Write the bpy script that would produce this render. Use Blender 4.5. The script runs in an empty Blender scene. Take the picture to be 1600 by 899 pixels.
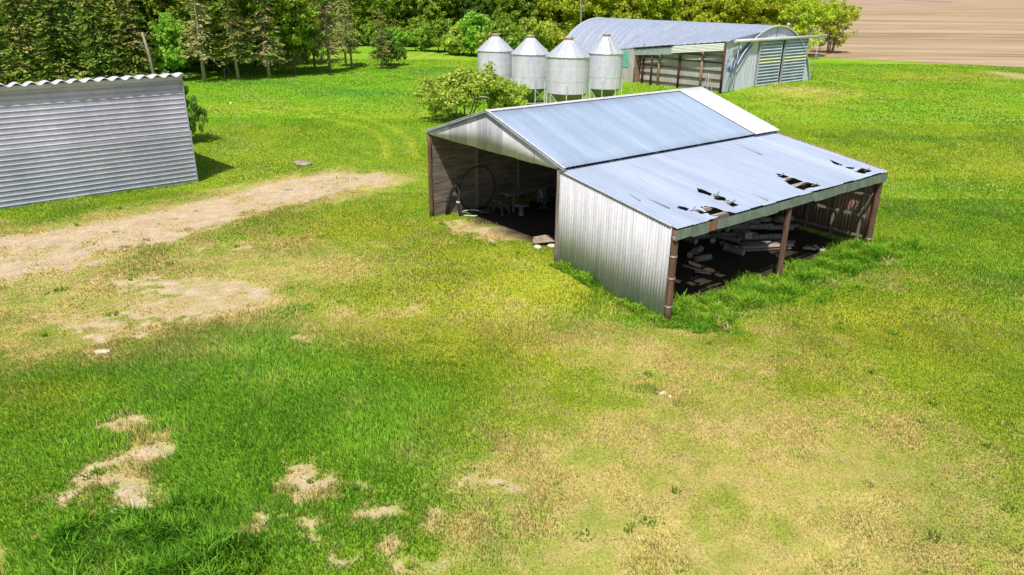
import bpy, math, random
import numpy as np
from mathutils import Vector, Matrix
random.seed(7); RNG = np.random.default_rng(7)
sc = bpy.context.scene
COL = sc.collection
R = math.radians

# ------------------------------------------------------------------ camera model
FPX, PIT, ROLL, CH = 1152.9, 0.383, 0.0098, 10.0
_c, _s = math.cos(PIT), math.sin(PIT)
F_ = np.array([0, _c, -_s]); R0 = np.array([1., 0, 0]); U0 = np.cross(R0, F_)
RT = math.cos(ROLL) * R0 + math.sin(ROLL) * U0
UP = -math.sin(ROLL) * R0 + math.cos(ROLL) * U0
def ray(x, y): return F_ + RT * (x - 800) / FPX + UP * (449.5 - y) / FPX

def gauss(x, y, cx, cy, s): return np.exp(-((x - cx) ** 2 + (y - cy) ** 2) / (2 * s * s))
def gh(x, y):
    """height of the land at a world position"""
    z = -0.75 * gauss(x, y, 9, 80, 9) + 0.24 * gauss(x, y, 1.8, 26.4, 1.7) - 0.15 * gauss(x, y, 5.1, 22.4, 2.2)
    z = z - 0.32 * gauss(x, y, 15.5, 30.6, 5) - 0.12 * gauss(x, y, 9, 25.5, 2.5)
    z = z + 0.05 * np.sin(x * .31 + 1.3) * np.sin(y * .27) * np.clip((105 - y) / 20, 0, 1) + 0.25 * gauss(x, y, 31, 85, 4)
    far = np.clip((y - 230) / 900, 0, 1)
    return z + far * (1.5 * np.sin(x * .004 + .6) + 1.2 * np.sin(y * .006))
def gp(px, py, n=6):
    d = ray(px, py); z = 0.0
    for _ in range(n):
        t = (z - CH) / d[2]; P = np.array([0, 0, CH]) + d * t; z = float(gh(P[0], P[1]))
    return Vector((P[0], P[1], z))
def at(px, py, Y):
    d = ray(px, py); P = np.array([0, 0, CH]) + d * Y / d[1]; return Vector(P)

# ------------------------------------------------------------------ noise
def _hash(ix, iy, seed):
    h = (ix.astype(np.int64) * 374761393 + iy.astype(np.int64) * 668265263 + seed * 974711) & 0x7fffffff
    h = ((h ^ (h >> 13)) * 1274126177) & 0x7fffffff
    return ((h ^ (h >> 16)) & 0xffff) / 65535.0
def vnoise(x, y, seed=0):
    ix = np.floor(x); iy = np.floor(y); fx = x - ix; fy = y - iy
    fx = fx * fx * (3 - 2 * fx); fy = fy * fy * (3 - 2 * fy)
    a = _hash(ix, iy, seed); b = _hash(ix + 1, iy, seed); c = _hash(ix, iy + 1, seed); d = _hash(ix + 1, iy + 1, seed)
    return (a * (1 - fx) + b * fx) * (1 - fy) + (c * (1 - fx) + d * fx) * fy
def fbm(x, y, s, seed=0, o=4):
    t = 0; a = .5; n = 0
    for k in range(o):
        t = t + a * vnoise(x / s + 17.3 * k, y / s - 9.1 * k, seed + k); n += a; a *= .5; s *= .5
    return t / n
def sstep(a, b, x):
    t = np.clip((x - a) / (b - a), 0, 1); return t * t * (3 - 2 * t)
def lin(r, g, b):
    f = lambda c: (c / 255 / 12.92) if c <= 10 else ((c / 255 + .055) / 1.055) ** 2.4
    return np.array([f(r), f(g), f(b)])

# ------------------------------------------------------------------ mesh helpers
class MB:
    def __init__(s): s.v = []; s.f = []; s.smooth = []
    def add(s, vs, fs, sm=False):
        n = len(s.v); s.v += [tuple(v) for v in vs]
        for f in fs: s.f.append(tuple(i + n for i in f)); s.smooth.append(sm)
        return s
    def box(s, lo, hi, jit=0):
        x0, y0, z0 = lo; x1, y1, z1 = hi
        j = lambda: random.uniform(-jit, jit) if jit else 0
        vs = [(x0 + j(), y0 + j(), z0 + j()), (x1 + j(), y0 + j(), z0 + j()), (x1 + j(), y1 + j(), z0 + j()), (x0 + j(), y1 + j(), z0 + j()),
              (x0 + j(), y0 + j(), z1 + j()), (x1 + j(), y0 + j(), z1 + j()), (x1 + j(), y1 + j(), z1 + j()), (x0 + j(), y1 + j(), z1 + j())]
        return s.add(vs, [(3, 2, 1, 0), (4, 5, 6, 7), (0, 1, 5, 4), (1, 2, 6, 5), (2, 3, 7, 6), (3, 0, 4, 7)])
    def bar(s, a, b, w, h, up=(0, 0, 1)):
        a = Vector(a); b = Vector(b); d = (b - a).normalized(); u = Vector(up)
        if abs(d.dot(u)) > .97: u = Vector((1, 0, 0))
        r = d.cross(u).normalized() * w / 2; t = r.cross(d).normalized() * h / 2
        vs = [p + q for p in (a, b) for q in (-r - t, r - t, r + t, -r + t)]
        return s.add(vs, [(3, 2, 1, 0), (4, 5, 6, 7), (0, 1, 5, 4), (1, 2, 6, 5), (2, 3, 7, 6), (3, 0, 4, 7)])
    def tube(s, pts, rad, n=8, cap=True):
        pts = [Vector(p) for p in pts]
        if not hasattr(rad, '__len__'): rad = [rad] * len(pts)
        base = len(s.v); fr = None
        for i, p in enumerate(pts):
            d = (pts[min(i + 1, len(pts) - 1)] - pts[max(i - 1, 0)]).normalized()
            if fr is None:
                fr = d.orthogonal().normalized()
            fr = (fr - d * fr.dot(d)).normalized(); g = d.cross(fr)
            for k in range(n):
                a = 2 * math.pi * k / n; s.v.append(tuple(p + (fr * math.cos(a) + g * math.sin(a)) * rad[i]))
        for i in range(len(pts) - 1):
            for k in range(n):
                a = base + i * n + k; b = base + i * n + (k + 1) % n
                s.f.append((a, b, b + n, a + n)); s.smooth.append(True)
        if cap:
            s.f.append(tuple(base + k for k in range(n))[::-1]); s.smooth.append(False)
            e = base + (len(pts) - 1) * n; s.f.append(tuple(e + k for k in range(n))); s.smooth.append(False)
        return s
    def lathe(s, prof, n=48, c=(0, 0, 0), sm=True):
        base = len(s.v)
        for r, z in prof:
            for k in range(n):
                a = 2 * math.pi * k / n; s.v.append((c[0] + r * math.cos(a), c[1] + r * math.sin(a), c[2] + z))
        for i in range(len(prof) - 1):
            for k in range(n):
                a = base + i * n + k; b = base + i * n + (k + 1) % n
                s.f.append((a, b, b + n, a + n)); s.smooth.append(sm)
        return s
    def quad(s, *p): return s.add(p, [tuple(range(len(p)))])
    def grid(s, P, sm=True):
        """P: 2-D list of points"""
        base = len(s.v); nu = len(P); nv = len(P[0])
        for r in P:
            for q in r: s.v.append(tuple(q))
        for i in range(nu - 1):
            for j in range(nv - 1):
                a = base + i * nv + j; s.f.append((a, a + nv, a + nv + 1, a + 1)); s.smooth.append(sm)
        return s
    def build(s, name, mat, parent=None, loc=None):
        me = bpy.data.meshes.new(name); me.from_pydata(s.v, [], s.f); me.update()
        me.polygons.foreach_set('use_smooth', s.smooth)
        if mat: me.materials.append(mat)
        o = bpy.data.objects.new(name, me); COL.objects.link(o)
        if parent: o.parent = parent
        if loc is not None: o.location = loc
        return o
def rawmesh(name, V, Fq, mat, smooth=False, cols=None, parent=None):
    """V (n,3) array, Fq (m,k) array of equal-sized faces"""
    me = bpy.data.meshes.new(name); k = Fq.shape[1]
    me.vertices.add(len(V)); me.vertices.foreach_set('co', V.astype(np.float32).ravel())
    me.loops.add(Fq.size); me.loops.foreach_set('vertex_index', Fq.astype(np.int32).ravel())
    me.polygons.add(len(Fq)); me.polygons.foreach_set('loop_start', np.arange(0, Fq.size, k, dtype=np.int32))
    me.polygons.foreach_set('loop_total', np.full(len(Fq), k, np.int32))
    me.polygons.foreach_set('use_smooth', np.full(len(Fq), smooth))
    me.update(calc_edges=True)
    if cols is not None:
        at_ = me.color_attributes.new('tint', 'FLOAT_COLOR', 'POINT')
        c4 = np.ones((len(V), 4), np.float32); c4[:, :3] = cols
        at_.data.foreach_set('color', c4.ravel())
    me.materials.append(mat)
    o = bpy.data.objects.new(name, me); COL.objects.link(o)
    if parent: o.parent = parent
    return o
def thing(name, loc, label, cat, rz=0, group=None):
    o = bpy.data.objects.new(name, None); COL.objects.link(o); o.empty_display_size = .3
    o.location = loc; o.rotation_euler = (0, 0, rz); return tag(o, label, cat, group)
def tag(o, label, cat, group=None, kind=None):
    if label: o['label'] = label
    if cat: o['category'] = cat
    if group: o['group'] = group
    if kind: o['kind'] = kind
    return o
def copy_tree(o, parent=None):
    c = o.copy(); COL.objects.link(c)
    if parent: c.parent = parent
    for ch in [x for x in bpy.data.objects if x.parent == o]: copy_tree(ch, c)
    return c
def solidify(o, t, off=-1):
    m = o.modifiers.new('thickness', 'SOLIDIFY'); m.thickness = t; m.offset = off; return o

# ------------------------------------------------------------------ materials
class NT:
    def __init__(s, name):
        s.m = bpy.data.materials.new(name); s.m.use_nodes = True; s.t = s.m.node_tree; s.n = s.t.nodes; s.n.clear()
        s.out = s.n.new('ShaderNodeOutputMaterial')
    def a(s, typ, **kw):
        n = s.n.new('ShaderNode' + typ)
        for k, v in kw.items():
            if k in n.inputs: n.inputs[k].default_value = v
            else: setattr(n, k, v)
        return n
    def l(s, a, b): s.t.links.new(a, b)
    def ramp(s, fac, stops):
        r = s.a('ValToRGB'); e = r.color_ramp.elements
        while len(e) < len(stops): e.new(.5)
        for i, (p, c) in enumerate(stops): e[i].position = p; e[i].color = (*c, 1) if hasattr(c, '__len__') else (c, c, c, 1)
        s.l(fac, r.inputs[0]); return r.outputs[0]
    def mix(s, fac, a, b, mode='MIX'):
        m = s.a('MixRGB', blend_type=mode)
        for sock, v in ((m.inputs[0], fac), (m.inputs[1], a), (m.inputs[2], b)):
            if hasattr(v, 'is_linked') or hasattr(v, 'links'): s.l(v, sock)
            else: sock.default_value = v if isinstance(v, (int, float)) else (*v, 1)
        return m.outputs[0]
    def coords(s, scale=(1, 1, 1), kind='Object'):
        tc = s.a('TexCoord'); mp = s.a('Mapping'); mp.inputs['Scale'].default_value = scale
        s.l(tc.outputs[kind], mp.inputs[0]); return mp.outputs[0]
    def noise(s, scale, detail=4, sc3=(1, 1, 1), rough=.55, kind='Object'):
        n = s.a('TexNoise'); n.inputs['Scale'].default_value = scale; n.inputs['Detail'].default_value = detail
        n.inputs['Roughness'].default_value = rough; s.l(s.coords(sc3, kind), n.inputs['Vector']); return n.outputs['Fac']
    def bsdf(s, col, rough=.6, metal=0., bump=None, bs=.3, bd=.02, spec=.5):
        b = s.a('BsdfPrincipled')
        for key, v in (('Base Color', col), ('Roughness', rough), ('Metallic', metal), ('Specular IOR Level', spec)):
            if hasattr(v, 'links'): s.l(v, b.inputs[key])
            else: b.inputs[key].default_value = v if isinstance(v, (int, float)) else (*v, 1)
        if bump is not None:
            bp = s.a('Bump'); bp.inputs['Strength'].default_value = bs; bp.inputs['Distance'].default_value = bd
            s.l(bump, bp.inputs['Height']); s.l(bp.outputs[0], b.inputs['Normal'])
        s.l(b.outputs[0], s.out.inputs[0]); return b

def metal(name, c1, c2, streak=(1, 1, 1), scale=1.2, rough=(.4, .6), met=.35, rust=0., bump=.15, rustcol=(.16, .06, .03), stops=(.35, .65)):
    m = NT(name); n1 = m.noise(scale, 5, streak); n2 = m.noise(scale * 6, 4, (1, 1, 1))
    col = m.ramp(n1, [(stops[0], c1), (stops[1], c2)])
    col = m.mix(.22, col, m.ramp(n2, [(.3, .35), (.7, 1.)]), 'MULTIPLY')
    if rust:
        n3 = m.noise(scale * 1.7, 7, streak, .7)
        col = m.mix(m.ramp(n3, [(1 - rust - .06, 0.), (1 - rust + .04, .8)]), col, rustcol)
    r = m.ramp(n2, [(.3, rough[0]), (.7, rough[1])])
    m.bsdf(col, r, met, n1, bump, .03); return m.m
def wood(name, c1, c2, grain=(1, 1, 10), scale=2, rough=.85, bs=.5):
    m = NT(name); n1 = m.noise(scale, 6, grain, .65); n2 = m.noise(.9, 3)
    col = m.ramp(n1, [(.3, c1), (.7, c2)]); col = m.mix(.5, col, m.ramp(n2, [(.3, .55), (.7, 1.)]), 'MULTIPLY')
    m.bsdf(col, rough, 0, n1, bs, .02, .25); return m.m

M = {}
M['roof'] = None
def roof_mat(name, c1, c2, dirt=.12, cross='x', per=.76):
    """painted steel roof sheet: faint sheet laps down the slope, streaks and stains"""
    m = NT(name)
    st = m.noise(.55, 6, (.22, 2.4, 1), .6); fine = m.noise(9, 4, (.1, 3, 1)); big = m.noise(.3, 3)
    col = m.ramp(st, [(.3, c1), (.68, c2)])
    col = m.mix(.35, col, m.ramp(big, [(.3, .68), (.7, 1.)]), 'MULTIPLY')
    col = m.mix(.22, col, m.ramp(fine, [(.3, .5), (.7, 1.)]), 'MULTIPLY')
    tc = m.a('TexCoord'); sx = m.a('SeparateXYZ'); m.l(tc.outputs['Object'], sx.inputs[0])
    # per-sheet tone
    dv = m.a('Math', operation='DIVIDE'); m.l(sx.outputs['Y'], dv.inputs[0]); dv.inputs[1].default_value = per
    fl = m.a('Math', operation='FLOOR'); m.l(dv.outputs[0], fl.inputs[0])
    wn = m.a('TexWhiteNoise', noise_dimensions='1D'); m.l(fl.outputs[0], wn.inputs['W'])
    col = m.mix(.16, col, m.ramp(wn.outputs['Value'], [(0, .6), (1, 1.)]), 'MULTIPLY')
    fr = m.a('Math', operation='FRACT'); m.l(dv.outputs[0], fr.inputs[0])
    lap = m.ramp(fr.outputs[0], [(0, .45), (.035, 1.)]); col = m.mix(.45, col, lap, 'MULTIPLY')
    sp = m.noise(3.2, 8, (.5, 1.6, 1), .75); col = m.mix(m.ramp(sp, [(.66, 0.), (.74, dirt * 3)]), col, (.2, .17, .15))
    mu = m.a('Math', operation='MULTIPLY'); m.l(sx.outputs['Y'], mu.inputs[0]); mu.inputs[1].default_value = 2 * math.pi / .19
    si = m.a('Math', operation='SINE'); m.l(mu.outputs[0], si.inputs[0])
    ad = m.a('Math', operation='ADD'); m.l(si.outputs[0], ad.inputs[0]); m.l(st, ad.inputs[1])
    m.bsdf(col, .55, .1, ad.outputs[0], .22, .008); return m.m
M['roof'] = roof_mat('weathered_steel_roof', (.37, .47, .63), (.50, .60, .76))
M['roof_low'] = roof_mat('weathered_steel_roof_low', (.47, .54, .69), (.60, .67, .82), .2)
M['roof_white'] = roof_mat('white_steel_roof', (.90, .90, .93), (.98, .98, 1.), .3)
M['wall_steel'] = metal('galvanised_wall', (.50, .49, .515), (.66, .64, .67), (5, 5, .35), 1.4, rough=(.65, .8), met=0, rust=.1, rustcol=(.42, .41, .42))
M['wall_light'] = metal('galvanised_light', (.56, .54, .58), (.72, .70, .74), (3, 3, .6), 2, rough=(.65, .8), met=0, rust=.08, rustcol=(.3, .3, .32))
M['wall_dark'] = metal('galvanised_dark', (.36, .355, .40), (.50, .49, .54), (3, 3, .6), 2, rough=(.65, .8), met=0)
M['trim'] = metal('trim_grey', (.36, .39, .43), (.50, .53, .57), (1, 1, 1), 3, met=.2)
M['fascia'] = metal('fascia_green_grey', (.15, .19, .17), (.25, .29, .26), (.4, 2, 1), 1.6, met=.1, rust=.1, rustcol=(.3, .31, .3))
M['rusty'] = metal('rusty_steel', (.20, .085, .055), (.34, .15, .10), (1, 4, .3), 2, rough=(.7, .9), met=.1)
M['rust_in'] = metal('rusty_wall_inside', (.19, .10, .075), (.36, .23, .18), (4, 1, .2), 1.5, rough=(.7, .9), met=.05)
M['pole'] = wood('creosoted_pole', (.10, .05, .035), (.24, .13, .09), (6, 6, .5), 3)
M['wire'] = metal('wire', (.55, .5, .45), (.7, .65, .6), met=.4)
M['oldwood'] = wood('shaded_weathered_board', (.05, .037, .033), (.19, .15, .128), (4, .4, 4), 2.5)  # boards inside the bays: interior shade put into the darker colour
M['litwood'] = wood('sunlit_weathered_board', (.10, .075, .062), (.33, .27, .23), (4, .4, 4), 2.5)  # lighter copy for the left wall, sunlight put into the colour
M['oldwood_v'] = wood('weathered_board_upright', (.40, .36, .36), (.66, .61, .60), (4, 4, .3), 3)
M['stud'] = wood('grey_stud', (.16, .13, .11), (.33, .29, .25), (5, 5, 5), 3)
M['palewood'] = wood('pale_wood', (.38, .28, .20), (.66, .52, .40), (3, 1, 3), 3)
M['log'] = wood('dead_log', (.15, .13, .11), (.42, .36, .31), (3, 3, 3), 3)
M['logend'] = wood('log_end', (.3, .26, .22), (.55, .49, .42), (3, 3, 3), 5)
M['bark'] = wood('pale_bark', (.20, .155, .12), (.50, .41, .33), (3, 3, .6), 4)
M['darkbark'] = wood('dark_bark', (.05, .035, .025), (.16, .12, .09), (3, 3, .6), 4)
M['galv'] = metal('bin_steel', (.70, .66, .80), (.84, .79, .92), (2.5, 2.5, .6), 1.0, rough=(.25, .36), met=.15, rust=.05, rustcol=(.4, .34, .33), bump=.08)
M['galv_roof'] = metal('bin_roof_steel', (.82, .83, .87), (.9, .9, .93), (1, 1, .4), 2, rough=(.26, .4), met=.45, bump=.05)
M['hopper'] = metal('hopper_steel', (.17, .16, .14), (.28, .26, .23), (1, 1, .4), 1.5, met=.3)
M['pinkrust'] = metal('faded_red_cap', (.62, .30, .26), (.8, .52, .48), (1, 1, 1), 3, met=.1)
M['barnroof'] = metal('quonset_steel', (.46, .51, .64), (.54, .59, .71), (.5, 2, .5), .6, rough=(.4, .6), met=.3)
M['barnwall'] = metal('barn_end_steel', (.52, .54, .68), (.70, .71, .84), (4, 4, .3), 1, met=.05, rough=(.45, .6))
M['door'] = metal('sliding_door_steel', (.52, .60, .70), (.68, .75, .84), (.4, 1, 1), 1.5, met=.2, rough=(.45, .6))
M['doorshade'] = metal('sliding_door_rib_shade', (.10, .15, .20), (.20, .27, .34), (.4, 1, 1), 1.5, met=.2, rough=(.5, .6))  # shade under the door ribs, put into a darker colour
M['doorband'] = metal('yellow_band', (.80, .82, .44), (.88, .88, .58), met=.0)
M['whitepanel'] = metal('cream_siding', (.86, .83, .82), (.93, .90, .90), (.3, 1, 1), 2, met=.0, rough=(.6, .7))
M['turq'] = metal('turquoise_paint', (.13, .43, .35), (.22, .56, .46), met=0, rough=(.5, .7))
M['yellowpaint'] = metal('yellow_paint', (.5, .52, .2), (.66, .66, .34), met=0, rough=(.5, .7))
M['maroon'] = wood('maroon_post', (.075, .022, .02), (.17, .06, .05), (4, 4, .5), 3)
M['tanpost'] = wood('tan_post', (.34, .19, .13), (.52, .32, .24), (4, 4, .5), 3)
M['tanboard'] = wood('tan_board', (.30, .18, .11), (.52, .35, .24), (4, 1, 3), 3)
M['siding'] = metal('ribbed_siding', (.42, .43, .53), (.56, .565, .67), (.5, 3, .3), .8, met=.2, rough=(.45, .6), rust=.09, rustcol=(.55, .57, .62))
M['siding_up'] = metal('ribbed_siding_upper', (.50, .49, .61), (.66, .645, .77), (.5, 3, .3), .8, met=.2, rough=(.45, .6))
M['ridge'] = metal('corrugated_roof', (.60, .60, .61), (.74, .73, .73), (.5, 2, 1), 1, met=.1, rough=(.5, .7))
M['black'] = metal('black_rubber', (.015, .015, .016), (.035, .035, .035), met=0, rough=(.6, .8))
M['dullwhite'] = metal('dull_grey_plastic', (.11, .11, .1), (.2, .2, .19), met=0, rough=(.6, .7))
M['white'] = metal('dirty_white', (.5, .5, .48), (.66, .66, .63), met=0, rough=(.5, .7))
M['chair'] = metal('chair_grey', (.10, .10, .10), (.2, .2, .19), met=.1)
M['rock'] = metal('pale_rock', (.62, .54, .44), (.82, .75, .64), met=0, rough=(.8, .95), scale=5, bump=.6)

def leaf_mat(name, c1, c2, c3=None, trans=.35, scale=.45):
    m = NT(name); n = m.noise(scale, 3, (1, 1, 1)); gi = m.a('NewGeometry')
    oi = m.a('ObjectInfo')
    col = m.ramp(gi.outputs['Random Per Island'], [(0, c1), (1, c2)])
    if c3 is not None: col = m.mix(m.ramp(n, [(.48, 0.), (.62, .85)]), col, c3)
    hs = m.a('HueSaturation'); m.l(col, hs.inputs['Color'])
    v = m.a('MapRange'); m.l(oi.outputs['Random'], v.inputs[0]); v.inputs[3].default_value = .8; v.inputs[4].default_value = 1.2
    m.l(v.outputs[0], hs.inputs['Value'])
    h = m.a('MapRange'); m.l(oi.outputs['Random'], h.inputs[0]); h.inputs[3].default_value = .488; h.inputs[4].default_value = .512
    m.l(h.outputs[0], hs.inputs['Hue'])
    d = m.a('BsdfDiffuse'); t = m.a('BsdfTranslucent'); g = m.a('BsdfGlossy'); g.inputs['Roughness'].default_value = .45
    m.l(hs.outputs[0], d.inputs[0]); m.l(hs.outputs[0], t.inputs[0])
    mx = m.a('MixShader'); mx.inputs[0].default_value = trans; m.l(d.outputs[0], mx.inputs[1]); m.l(t.outputs[0], mx.inputs[2])
    m2 = m.a('MixShader'); m2.inputs[0].default_value = .03; m.l(mx.outputs[0], m2.inputs[1]); m.l(g.outputs[0], m2.inputs[2])
    m.l(m2.outputs[0], m.out.inputs[0]); return m.m
M['leaf_green'] = leaf_mat('leaves_green', (.13, .27, .015), (.34, .52, .04), (.44, .50, .04))
M['leaf_bright'] = leaf_mat('leaves_bright_green', (.19, .38, .025), (.38, .60, .06), (.44, .56, .05))
M['leaf_yellow'] = leaf_mat('leaves_yellow_green', (.34, .44, .02), (.72, .74, .05), (.38, .52, .035))
M['leaf_dark'] = leaf_mat('leaves_dark_green', (.06, .17, .02), (.18, .36, .035), (.26, .36, .04))
M['leaf_bush'] = leaf_mat('leaves_pale_bush', (.26, .37, .02), (.60, .66, .11), (.32, .44, .03))
M['needle'] = leaf_mat('spruce_needles', (.11, .18, .02), (.38, .46, .08), (.50, .38, .15), .15, .35)
M['needle_brown'] = leaf_mat('spruce_needles_browned', (.32, .29, .10), (.60, .50, .25), (.30, .40, .08), .15, .4)
M['needle_dark'] = leaf_mat('spruce_needles_dark', (.04, .09, .014), (.27, .37, .05), (.36, .34, .08), .15, .35)

def tint_mat(name, trans, ground=False):
    m = NT(name); at_ = m.a('Attribute', attribute_name='tint'); col = at_.outputs['Color']
    if ground:
        n1 = m.noise(14, 6, (1, 1, 1), .7); n2 = m.noise(55, 3); n3 = m.noise(2.2, 5, (1, 1, 1), .65)
        col = m.mix(.75, col, m.ramp(n1, [(.3, .5), (.7, 1.25)]), 'MULTIPLY')
        col = m.mix(.5, col, m.ramp(n2, [(.3, .5), (.7, 1.3)]), 'MULTIPLY')
        col = m.mix(.35, col, m.ramp(n3, [(.3, .6), (.7, 1.2)]), 'MULTIPLY')
        m.bsdf(col, .95, 0, n1, .7, .05, .1)
    else:
        d = m.a('BsdfDiffuse'); t = m.a('BsdfTranslucent'); m.l(col, d.inputs[0]); m.l(col, t.inputs[0])
        mx = m.a('MixShader'); mx.inputs[0].default_value = trans
        m.l(d.outputs[0], mx.inputs[1]); m.l(t.outputs[0], mx.inputs[2]); m.l(mx.outputs[0], m.out.inputs[0])
    return m.m
M['ground'] = tint_mat('ground_soil_and_turf', 0, True)
M['blade'] = tint_mat('grass_blades', .35)

# ------------------------------------------------------------------ shed frame (needed for the land masks)
SYAW = -0.8965; SO = Vector((-3.8408, 33.5828, 0))
W1, W2, SL, HE, HR, HL = 8.99, 5.35, 13.36, 4.08, 5.51, 3.12
cy_, sy_ = math.cos(SYAW), math.sin(SYAW)
def sloc(x, y): dx = x - SO.x; dy = y - SO.y; return dx * cy_ + dy * sy_, -dx * sy_ + dy * cy_
def sworld(u, v, z=0): return Vector((SO.x + u * cy_ - v * sy_, SO.y + u * sy_ + v * cy_, z))
BN = Vector((23.13, 83.12, 0)); BYAW = math.atan2(.653, .757); cb, sb = math.cos(BYAW), math.sin(BYAW)
def bloc(x, y): dx = x - BN.x; dy = y - BN.y; return dx * cb + dy * sb, -dx * sb + dy * cb
def bworld(w, l, z=0): return Vector((BN.x + w * cb - l * sb, BN.y + w * sb + l * cb, z))

# ------------------------------------------------------------------ land masks in world space
def blob(px, py, rx, ry, w=1.):
    c = gp(px, py); e = gp(px + rx, py); n = gp(px, py - ry) if py - ry > 20 else gp(px, 20); s_ = gp(px, py + ry)
    return (c.x, c.y, abs(e.x - c.x), (n.y - s_.y) / 2, w)
LUSH = [blob(*b) for b in [(380, 600, 330, 80, 1), (600, 660, 130, 110, 1), (330, 700, 150, 110, .9), (60, 590, 100, 30, .5), (50, 700, 110, 45, .8),
    (400, 780, 250, 60, 1), (280, 870, 230, 50, 1.3), (90, 850, 110, 30, .5), (1150, 448, 110, 38, 1.3), (1300, 405, 70, 22, 1.3), (930, 462, 55, 20, 1),
    (1000, 500, 30, 10, .8), (1480, 390, 160, 50, .6), (620, 820, 80, 50, .6), (1480, 300, 130, 50, .5), (1350, 225, 120, 30, .5), (740, 560, 70, 50, .6),
    (650, 330, 50, 20, .5), (1010, 612, 34, 9, 1.4), (440, 455, 14, 6, 1.2), (462, 490, 22, 12, 1.2), (105, 447, 18, 5, 1), (230, 335, 40, 6, .7), (550, 300, 30, 8, .4), (810, 350, 60, 14, .7),
    (1250, 170, 150, 15, .4), (1500, 200, 150, 20, .3), (780, 868, 30, 20, .5), (1130, 820, 60, 20, .5), (1010, 880, 30, 20, .6), (1290, 890, 30, 20, .6)]]
DRY = [blob(*b) for b in [(1150, 720, 330, 150, .95), (1400, 760, 260, 120, .75), (860, 800, 190, 90, .9), (980, 560, 160, 55, .7), (1180, 520, 190, 36, .6),
    (330, 400, 250, 45, 1.1), (180, 500, 280, 60, 1.3), (450, 430, 120, 30, .6), (60, 460, 160, 40, .7), (780, 755, 80, 28, 1), (1080, 880, 330, 50, .9), (60, 545, 150, 25, .5), (560, 500, 120, 30, .35),
    (1330, 430, 120, 22, .5), (700, 480, 200, 40, .25), (1250, 140, 60, 8, .8), (1520, 120, 90, 6, .3), (130, 330, 60, 5, 0), (590, 290, 60, 25, .6)]]
DIRT = [blob(*b) for b in [(186, 745, 48, 36, 1.7), (212, 715, 24, 20, 1.7), (205, 664, 34, 13, 1.7), (268, 684, 16, 8, .8), (215, 785, 26, 14, .8), (75, 785, 34, 12, .8), (12, 870, 24, 16, .9), (130, 755, 25, 14, .7), (58, 702, 22, 9, .5),
    (474, 832, 26, 16, 1.2), (519, 862, 22, 15, 1.1), (603, 785, 32, 17, 1.2), (552, 756, 17, 15, .9), (492, 752, 34, 16, .85), (455, 745, 20, 14, .7), (405, 828, 16, 16, .8), (425, 788, 12, 6, .7),
    (780, 757, 46, 15, .8), (725, 758, 30, 10, .6), (655, 875, 50, 16, .9), (690, 801, 20, 12, .6), (300, 448, 75, 12, 1.1), (350, 462, 60, 20, 1.1), (255, 480, 60, 13, 1.2), (410, 475, 50, 14, .8), (200, 440, 160, 16, .5), (190, 520, 70, 12, .7), (480, 524, 22, 8, .9), (120, 500, 80, 14, .6), (290, 500, 110, 14, .55),
    (370, 388, 60, 12, .5), (150, 550, 50, 10, .4), (1125, 488, 34, 10, 1), (1180, 482, 30, 7, .7), (760, 358, 40, 9, .9), (800, 368, 40, 9, .9), (720, 352, 30, 7, .5), (1100, 672, 80, 16, .4), (1160, 575, 80, 10, .4), (860, 690, 40, 18, .4), (1250, 700, 90, 20, .3), (640, 485, 30, 7, .5), (1380, 400, 30, 10, .5), (1330, 425, 40, 6, .5), (1585, 118, 22, 5, .9), (900, 870, 120, 20, .35)]]
YEL = [blob(*b) for b in [(700, 430, 260, 60, 1), (560, 350, 170, 35, .9), (900, 440, 100, 30, .8), (640, 520, 150, 40, .6), (1500, 520, 160, 60, .8), (1350, 500, 150, 40, .7), (1250, 700, 400, 200, .6), (100, 620, 160, 30, .7),
    (480, 170, 180, 14, .5), (1250, 150, 60, 12, .8), (1500, 120, 120, 10, .4), (400, 205, 120, 12, .3), (1450, 430, 60, 20, .9), (780, 520, 80, 60, .7), (1100, 185, 100, 12, .2), (680, 90, 70, 4, .6)]]
DARK = [blob(*b) for b in [(560, 145, 90, 6, 1), (670, 112, 50, 6, .9), (400, 130, 150, 5, .8), (1450, 215, 120, 8, .5), (1550, 190, 90, 7, .4), (1520, 330, 110, 18, .5), (270, 840, 120, 40, .6), (640, 560, 60, 30, .3), (1090, 470, 40, 12, .5), (1580, 112, 22, 5, 1.2)]]
def poly(pts): return [(gp(x, y).x, gp(x, y).y) for x, y in pts]
ROAD = [(poly([(-60, 408), (60, 395), (180, 366), (300, 338), (400, 312), (480, 294), (540, 283), (585, 280)]), [3.3, 3.1, 2.5, 2.2, 2.1, 2.5, 2.3, 1.3])]
TRACKS = [poly([(200, 158), (290, 162), (400, 166), (500, 172), (560, 183), (610, 198), (640, 218), (648, 245)]), poly([(290, 167), (400, 173), (480, 181), (540, 192), (585, 205), (604, 225), (600, 250)]),
          poly([(735, 102), (724, 98), (722, 108), (700, 130)]), poly([(660, 82), (700, 86), (735, 96)]), poly([(1270, 120), (1340, 135), (1345, 150), (1280, 160)]), poly([(1150, 168), (1220, 155), (1290, 140)])]
def segdist(x, y, pts):
    best = np.full(x.shape, 1e9); tt = np.zeros(x.shape)
    for i in range(len(pts) - 1):
        ax, ay = pts[i]; bx, by = pts[i + 1]; dx, dy = bx - ax, by - ay; L2 = dx * dx + dy * dy
        t = np.clip(((x - ax) * dx + (y - ay) * dy) / L2, 0, 1); d = np.hypot(x - ax - t * dx, y - ay - t * dy)
        m_ = d < best; best = np.where(m_, d, best); tt = np.where(m_, i + t, tt)
    return best, tt
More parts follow.
